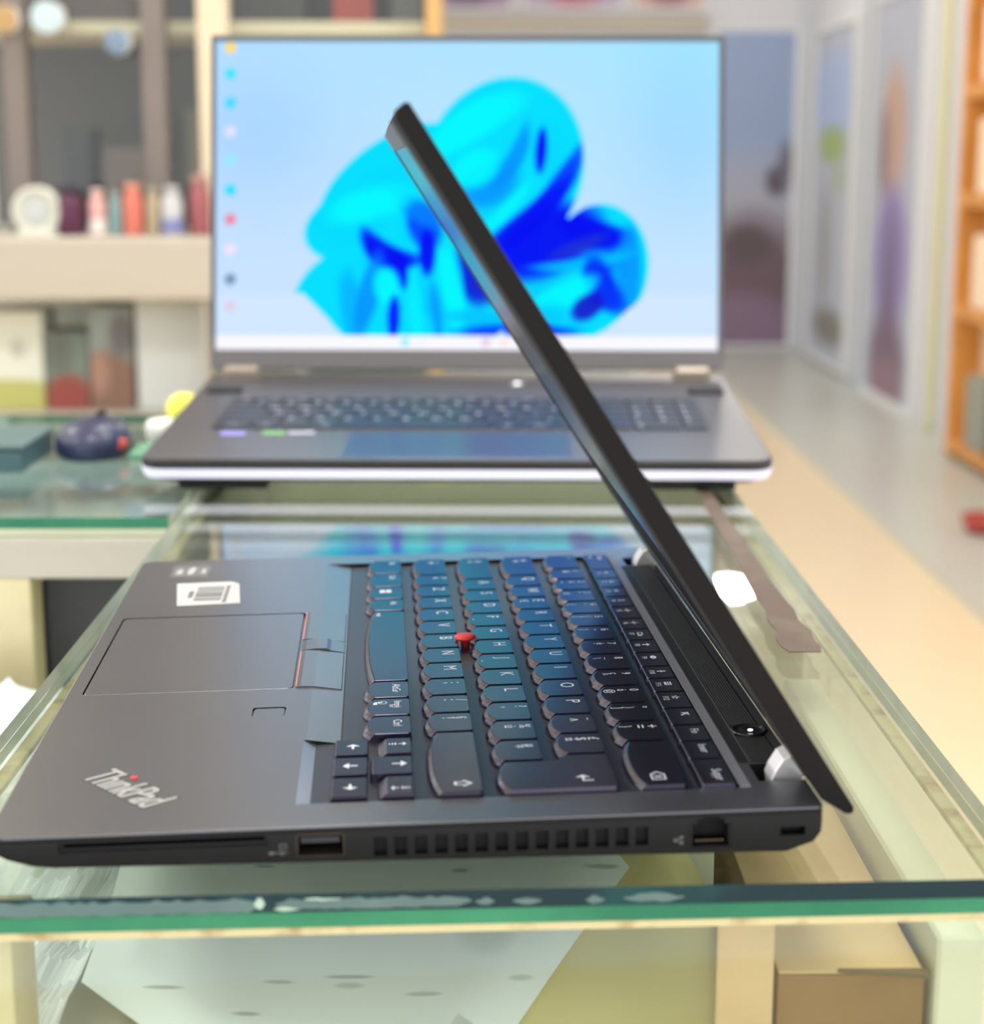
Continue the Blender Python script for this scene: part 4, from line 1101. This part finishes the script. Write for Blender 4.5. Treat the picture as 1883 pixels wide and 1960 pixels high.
p3('inner_shelf', SX0, SX1 - 0.025, 2.35, 2.62, 0.75, 0.77, m_darkcab)
for x0, x1 in ((-0.539, -0.367), (-0.330, -0.282), (-0.234, 0.061), (-0.654, -0.576)):
    b = MB(); b.box(x0, x1, 2.318, 2.322, 0.076, 1.548); part(b, 'door_pane', M['pane'], SB)
b = MB(); b.box(-0.262, -0.258, 2.15, 2.49, -0.188, -0.018); part(b, 'niche_divider', M['creamwhite'], SB)
# glowing balls added in place of lamp reflections in the glazed top
for x, z, y, r, c, e, lab in ((-0.500, 0.3925, 2.29, 0.0235, (0.62, 0.72, 0.70), 0.95, 'bright white round lamp reflection, made as a glowing ball on the cabinet front, larger of two'), (-0.397, 0.357, 2.29, 0.018, (0.20, 0.28, 0.37), 0.42, 'dim bluish round lamp reflection, made as a glowing ball on the cabinet front, lower of two'), (-0.563, 0.390, 2.29, 0.02, (0.55, 0.32, 0.12), 0.6, 'amber round lamp reflection at the picture corner, made as a glowing ball on the cabinet')):
    LT = empty('lamp_reflection', (x, y, z))
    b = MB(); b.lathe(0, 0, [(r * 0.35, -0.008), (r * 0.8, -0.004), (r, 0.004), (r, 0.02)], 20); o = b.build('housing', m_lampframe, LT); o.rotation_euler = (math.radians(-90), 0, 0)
    bb = blob(0, 0, -r, r, r, r, 20); o = bb.build('reflection_ball', mat('lit_reflection', (0.05, 0.05, 0.05), 0.6, spec=0.1, emit=c, estr=1.0), LT, True); o.location = (0, -0.012, 0)
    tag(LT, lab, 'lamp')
# goods behind the dark glass: boxes on the shelf boards
def goods(x, z, w_, h_, c, lab, dpt=0.1, y=2.44):
    b = MB(); b.box(x - w_ / 2, x + w_ / 2, y, y + dpt, z, z + h_, bev=0.003); b.box(x - w_ / 2 + 0.006, x + w_ / 2 - 0.006, y - 0.001, y, z + h_ * 0.2, z + h_ * 0.8)
    return tag(b.build('goods_box', mat('goods', c, 0.6)), lab, 'box', 'boxes behind the dark glass')
goods(-0.50, 0.0745, 0.045, 0.16, srgb(60, 62, 66), 'narrow charcoal box behind the dark glass')
goods(-0.425, 0.0745, 0.07, 0.13, srgb(118, 98, 92), 'dull pink box behind the dark glass')
goods(-0.372, 0.0745, 0.03, 0.2, srgb(52, 54, 66), 'tall navy box behind the dark glass')
goods(-0.308, 0.0745, 0.034, 0.19, srgb(112, 100, 78), 'tall olive brown box behind the dark glass')
goods(-0.46, 0.392, 0.12, 0.16, srgb(96, 78, 76), 'wide brown box on the upper cabinet shelf')
goods(-0.18, 0.392, 0.10, 0.14, srgb(60, 52, 50), 'dark brown box on the upper shelf behind the laptop')
goods(-0.055, 0.392, 0.065, 0.12, srgb(175, 60, 45), 'red box on the upper shelf behind the laptop')
goods(0.03, 0.392, 0.05, 0.13, srgb(100, 95, 95), 'grey box on the upper shelf by the honey wood side')

# bottles and pots along the ivory ledge
LZ = 0.074
def bottle(x, w_, h_, c, lab, cap=None, band=None, neck=0.4, name='bottle', cat='bottle'):
    T = empty(name, (x, 2.22, LZ))
    b = MB(); r = w_ / 2
    b.lathe(0, 0, [(r * 0.92, 0), (r, 0.004), (r, h_ * 0.70), (r * 0.9, h_ * 0.76), (r * neck, h_ * 0.82), (r * neck, h_ * 0.88)], 18)
    b.build('body', mat('bottle_body', c, 0.4), T, True)
    b = MB(); b.lathe(0, 0, [(r * (neck + 0.1), h_ * 0.86), (r * (neck + 0.1), h_ * 0.99), (r * neck, h_)], 16); b.build('cap', mat('bottle_cap', cap or c, 0.4), T, True)
    if band:
        b = MB(); b.lathe(0, 0, [(r * 1.01, h_ * 0.05), (r * 1.02, h_ * 0.06), (r * 1.02, h_ * 0.34), (r * 1.01, h_ * 0.35)], 18); b.build('label_band', mat('bottle_band', band, 0.5), T)
    return tag(T, lab, cat, 'bottles on the ivory ledge')
T = empty('round_clock', (-0.512, 2.22, LZ))
b = MB(); b.lathe(0, 0, [(0.033, -0.012), (0.036, -0.008), (0.036, 0.012), (0.031, 0.016), (0.030, 0.012)], 28)
o = b.build('case', mat('ivory_clock_case', srgb(225, 226, 212), 0.4), T, True); o.rotation_euler = (math.radians(90), 0, 0); o.location = (0, 0, 0.036)
b = MB(); b.lathe(0, 0, [(0.018, 0.0), (0.018, 0.017), (0.010, 0.0175)], 20); o = b.build('face', mat('pale_clock_face', srgb(196, 200, 200), 0.4), T); o.rotation_euler = (math.radians(90), 0, 0); o.location = (0, 0, 0.036)
b = MB(); b.box(-0.03, 0.03, -0.016, 0.016, 0, 0.008, bev=0.002); b.build('foot', mat('ivory_foot', srgb(225, 226, 212), 0.4), T)
tag(T, 'round ivory item with grey centre on the ivory ledge', 'clock')
bottle(-0.4635, 0.040, 0.072, srgb(84, 32, 62), 'dark maroon bottle on the ivory ledge', srgb(52, 44, 66), None, 0.55)
bottle(-0.424, 0.026, 0.068, srgb(224, 170, 166), 'pink and white bottle on the ivory ledge', srgb(232, 200, 190), srgb(236, 226, 220), 0.6)
bottle(-0.397, 0.020, 0.064, srgb(128, 160, 160), 'slim teal bottle on the ivory ledge', srgb(160, 175, 178), None, 0.6)
bottle(-0.371, 0.030, 0.076, srgb(214, 118, 100), 'orange red bottle on the ivory ledge', srgb(220, 145, 120), None, 0.7)
bottle(-0.342, 0.022, 0.070, srgb(176, 160, 132), 'beige bottle beside the orange red one on the ledge', srgb(170, 160, 140), None, 0.6)
bottle(-0.313, 0.032, 0.072, srgb(200, 200, 202), 'white bottle with blue foot band on the ivory ledge', srgb(190, 192, 190), srgb(132, 136, 186), 0.6)
bottle(-0.272, 0.030, 0.088, srgb(158, 88, 92), 'tall dusty red bottle at the end of the ivory ledge', srgb(176, 130, 122), None, 0.75)
# boxes in the niche
NZ = -0.19
def niche_box(x0, x1, h_, mats, lab, y0=2.24, dpt=0.1):
    b = MB(); b.box(x0, x1, y0, y0 + dpt, NZ, NZ + h_, bev=0.002)
    return tag(b.build('printed_box', mats), lab, 'box', 'boxes in the niche')
niche_box(-0.62, -0.520, 0.150, print_mat('print_a', srgb(228, 230, 215), [(0.5, 0.05, 1.2, 0.26, 0.1, srgb(190, 190, 112)), (0.62, 0.62, 0.12, 0.1, 0.6, srgb(200, 200, 188))]), 'white box with olive lower band in the niche')
niche_box(-0.517, -0.452, 0.118, print_mat('print_b', srgb(120, 132, 122), [(0.5, 0.16, 0.55, 0.30, 0.4, srgb(150, 74, 66)), (0.35, 0.7, 0.3, 0.25, 0.5, srgb(106, 112, 102))]), 'grey green box printed with a red shape in the niche')
niche_box(-0.450, -0.384, 0.158, print_mat('print_c', srgb(150, 160, 156), [(0.5, 0.22, 0.7, 0.36, 0.4, srgb(136, 104, 88)), (0.75, 0.72, 0.28, 0.22, 0.6, srgb(112, 110, 112)), (0.2, 0.35, 0.25, 0.2, 0.6, srgb(168, 130, 112))]), 'taller grey box printed with a brown figure in the niche')
niche_box(-0.378, -0.268, 0.166, mat('pale_grey_carton', srgb(214, 218, 214), 0.6), 'plain pale grey carton filling the right of the niche')

# ================================================================== back wall and right wall displays
def poster_y(x0, x1, z0, z1, m_, lab, name='poster', cat='poster', fr=None):   # on the back wall
    T = empty(name, ((x0 + x1) / 2, 9.099, z0)); w_, h_ = x1 - x0, z1 - z0
    b = MB(); b.box(-w_ / 2, w_ / 2, -0.02, 0, 0, h_); b.build('print', m_, T)
    b = MB()
    for a in ((-w_ / 2 - 0.02, -w_ / 2, 0, h_), (w_ / 2, w_ / 2 + 0.02, 0, h_), (-w_ / 2 - 0.02, w_ / 2 + 0.02, h_, h_ + 0.02), (-w_ / 2 - 0.02, w_ / 2 + 0.02, -0.02, 0)):
        b.box(a[0], a[1], -0.03, 0, a[2], a[3])
    b.build('frame', fr or m_lampframe, T)
    return tag(T, lab, cat)
def poster_x(y0, y1, z0, z1, m_, lab, name='poster', cat='poster', fr=None):   # on the right wall
    T = empty(name, (1.899, (y0 + y1) / 2, z0)); w_, h_ = y1 - y0, z1 - z0
    b = MB(); b.box(-0.02, 0, -w_ / 2, w_ / 2, 0, h_); b.build('print', m_, T)
    b = MB()
    for a in ((-w_ / 2 - 0.03, -w_ / 2, 0, h_), (w_ / 2, w_ / 2 + 0.03, 0, h_), (-w_ / 2 - 0.03, w_ / 2 + 0.03, h_, h_ + 0.03), (-w_ / 2 - 0.03, w_ / 2 + 0.03, -0.03, 0)):
        b.box(-0.03, 0, a[0], a[1], a[2], a[3])
    b.build('frame', fr or m_lampframe, T)
    return tag(T, lab, cat)
poster_y(1.42, 1.835, -0.80, 0.84, print_mat('poster_a', srgb(150, 168, 204), [(0.5, 0.30, 0.9, 0.30, 0.6, srgb(172, 174, 190)), (0.5, 0.14, 0.8, 0.28, 0.45, srgb(112, 92, 102)), (0.4, 0.05, 0.7, 0.12, 0.6, srgb(136, 112, 136)), (0.45, 0.33, 0.3, 0.06, 0.6, srgb(96, 84, 88)), (0.80, 0.53, 0.14, 0.05, 0.6, srgb(92, 82, 92)), (0.92, 0.58, 0.1, 0.08, 0.7, srgb(110, 108, 124))]), 'tall blue grey poster with dark shapes on the far wall')
for x0, x1, cols, lab in ((-0.11, 0.334, (srgb(170, 145, 178), srgb(128, 110, 140)), 'purple picture high on the far wall, above the open display'), (0.42, 0.913, (srgb(186, 176, 200), srgb(190, 130, 150)), 'lilac and pink picture high on the far wall'), (0.988, 1.342, (srgb(205, 175, 172), srgb(160, 120, 130)), 'rosy picture high on the far wall beside the blue poster')):
    poster_y(x0, x1, 0.955, 1.6, print_mat('poster_top', cols[0], [(0.5, 0.2, 0.3, 0.25, 0.6, cols[1])]), lab)
b = MB(); b.box(-0.15, 1.37, 9.05, 9.099, 0.845, 0.91, bev=0.005)
tag(b.build('wall_ledge', M['creamwhite']), 'narrow ivory ledge on the far wall below three pictures', 'ledge')
poster_x(7.80, 8.72, -0.78, 0.80, print_mat('poster_c', srgb(186, 192, 206), [(0.5, 0.80, 0.6, 0.14, 0.6, srgb(172, 190, 226)), (0.5, 0.655, 0.34, 0.055, 0.35, srgb(160, 182, 118)), (0.45, 0.10, 0.4, 0.06, 0.6, srgb(132, 130, 120)), (0.6, 0.34, 0.14, 0.20, 0.7, srgb(164, 164, 168)), (0.3, 0.56, 0.12, 0.05, 0.7, srgb(170, 186, 160))], axes=(1, 2)), 'pale poster with a green square on the side wall')
poster_x(6.54, 7.40, -0.80, 0.84, print_mat('poster_d', srgb(182, 188, 202), [(0.55, 0.66, 0.26, 0.17, 0.5, srgb(196, 162, 146)), (0.72, 0.62, 0.1, 0.12, 0.6, srgb(140, 124, 130)), (0.5, 0.34, 0.34, 0.20, 0.4, srgb(146, 132, 188)), (0.5, 0.30, 0.13, 0.16, 0.7, srgb(122, 108, 140)), (0.5, 0.09, 0.36, 0.13, 0.5, srgb(126, 104, 124)), (0.5, 0.03, 0.3, 0.07, 0.6, srgb(150, 120, 132))], axes=(1, 2)), 'pale poster with a standing purple figure on the side wall')
m_alu = mat('pale_aluminium', srgb(206, 212, 218), 0.4, 0.3)
for y, m_, lab in ((9.07, m_alu, 'white corner post between the far wall and side wall posters'), (7.60, m_alu, 'slim white post between the two side wall posters'), (6.24, mat('ivory_post', srgb(222, 218, 176), 0.5), 'ivory post beside the orange wooden rack')):
    b = MB(); b.box(1.868 if y < 8.4 else 1.855, 1.899, y - 0.03, y + 0.028, FLOOR_Z + 0.021, CEIL_Z - 0.001, bev=0.004)
    tag(b.build('wall_post', m_), lab, 'post')
# orange wooden rack
RK = empty('wooden_rack', (1.75, 5.32, FLOOR_Z + 0.02))
m_or = mat('orange_wood', srgb(226, 158, 76), 0.45, noise=(9, srgb(206, 138, 60), 0.4, 0.7))
def p5(name, x0, x1, y0, y1, z0, z1, m_=m_or):
    b = MB(); b.box(x0, x1, y0, y1, z0, z1, bev=0.003); b.build(name, m_, RK)
for y0, y1 in ((0.30, 0.34), (-0.74, -0.70)):
    p5('upright', 0.04, 0.14, y0, y1, 0, 1.75)
for i, z in enumerate((0.02, 0.30, 0.485, 0.86, 1.215, 1.60)):
    if i == 1: continue
    p5('shelf', 0.04, 0.14, -0.70, 0.30, z, z + 0.045)
p5('rack_back', 0.141, 0.147, -0.74, 0.34, 0, 1.75, mat('peach_panel', srgb(246, 222, 190), 0.6))
tag(RK, 'orange wooden rack with open shelves at the right wall', 'rack')
k = 0
for zi, z in enumerate((0.065, 0.53, 0.905, 1.26)):
    for yi, (y, wd_) in enumerate(((0.02, 0.22), (-0.32, 0.26))):
        b = MB(); b.box(0.046, 0.138, y - wd_ / 2, y + wd_ / 2, 0, 0.24, bev=0.006); b.box(0.0445, 0.046, y - wd_ / 3, y + wd_ / 3, 0.07, 0.17)
        o = b.build('shelf_box', mat('peach_box', [srgb(150, 152, 140), srgb(250, 226, 196), srgb(255, 232, 202), srgb(252, 232, 214)][zi], 0.6), None, False, (1.75, 5.32, FLOOR_Z + 0.02 + z + 0.0005))
        tag(o, '%s box on the %s shelf of the orange rack, %s one' % (('grey', 'peach', 'cream', 'pinkish')[zi], ('bottom', 'second', 'third', 'top')[zi], ('farther', 'nearer')[yi]), 'box', 'boxes on the orange rack')
# red bowl on the floor
b = MB(); b.lathe(1.55, 4.33, [(0.03, FLOOR_Z + 0.021), (0.05, FLOOR_Z + 0.03), (0.062, FLOOR_Z + 0.07), (0.056, FLOOR_Z + 0.07), (0.04, FLOOR_Z + 0.035)], 20)
tag(b.build('red_bowl', mat('red_plastic', srgb(175, 62, 52), 0.4), None, True), 'small red plastic bowl on the floor at the picture edge', 'bowl')
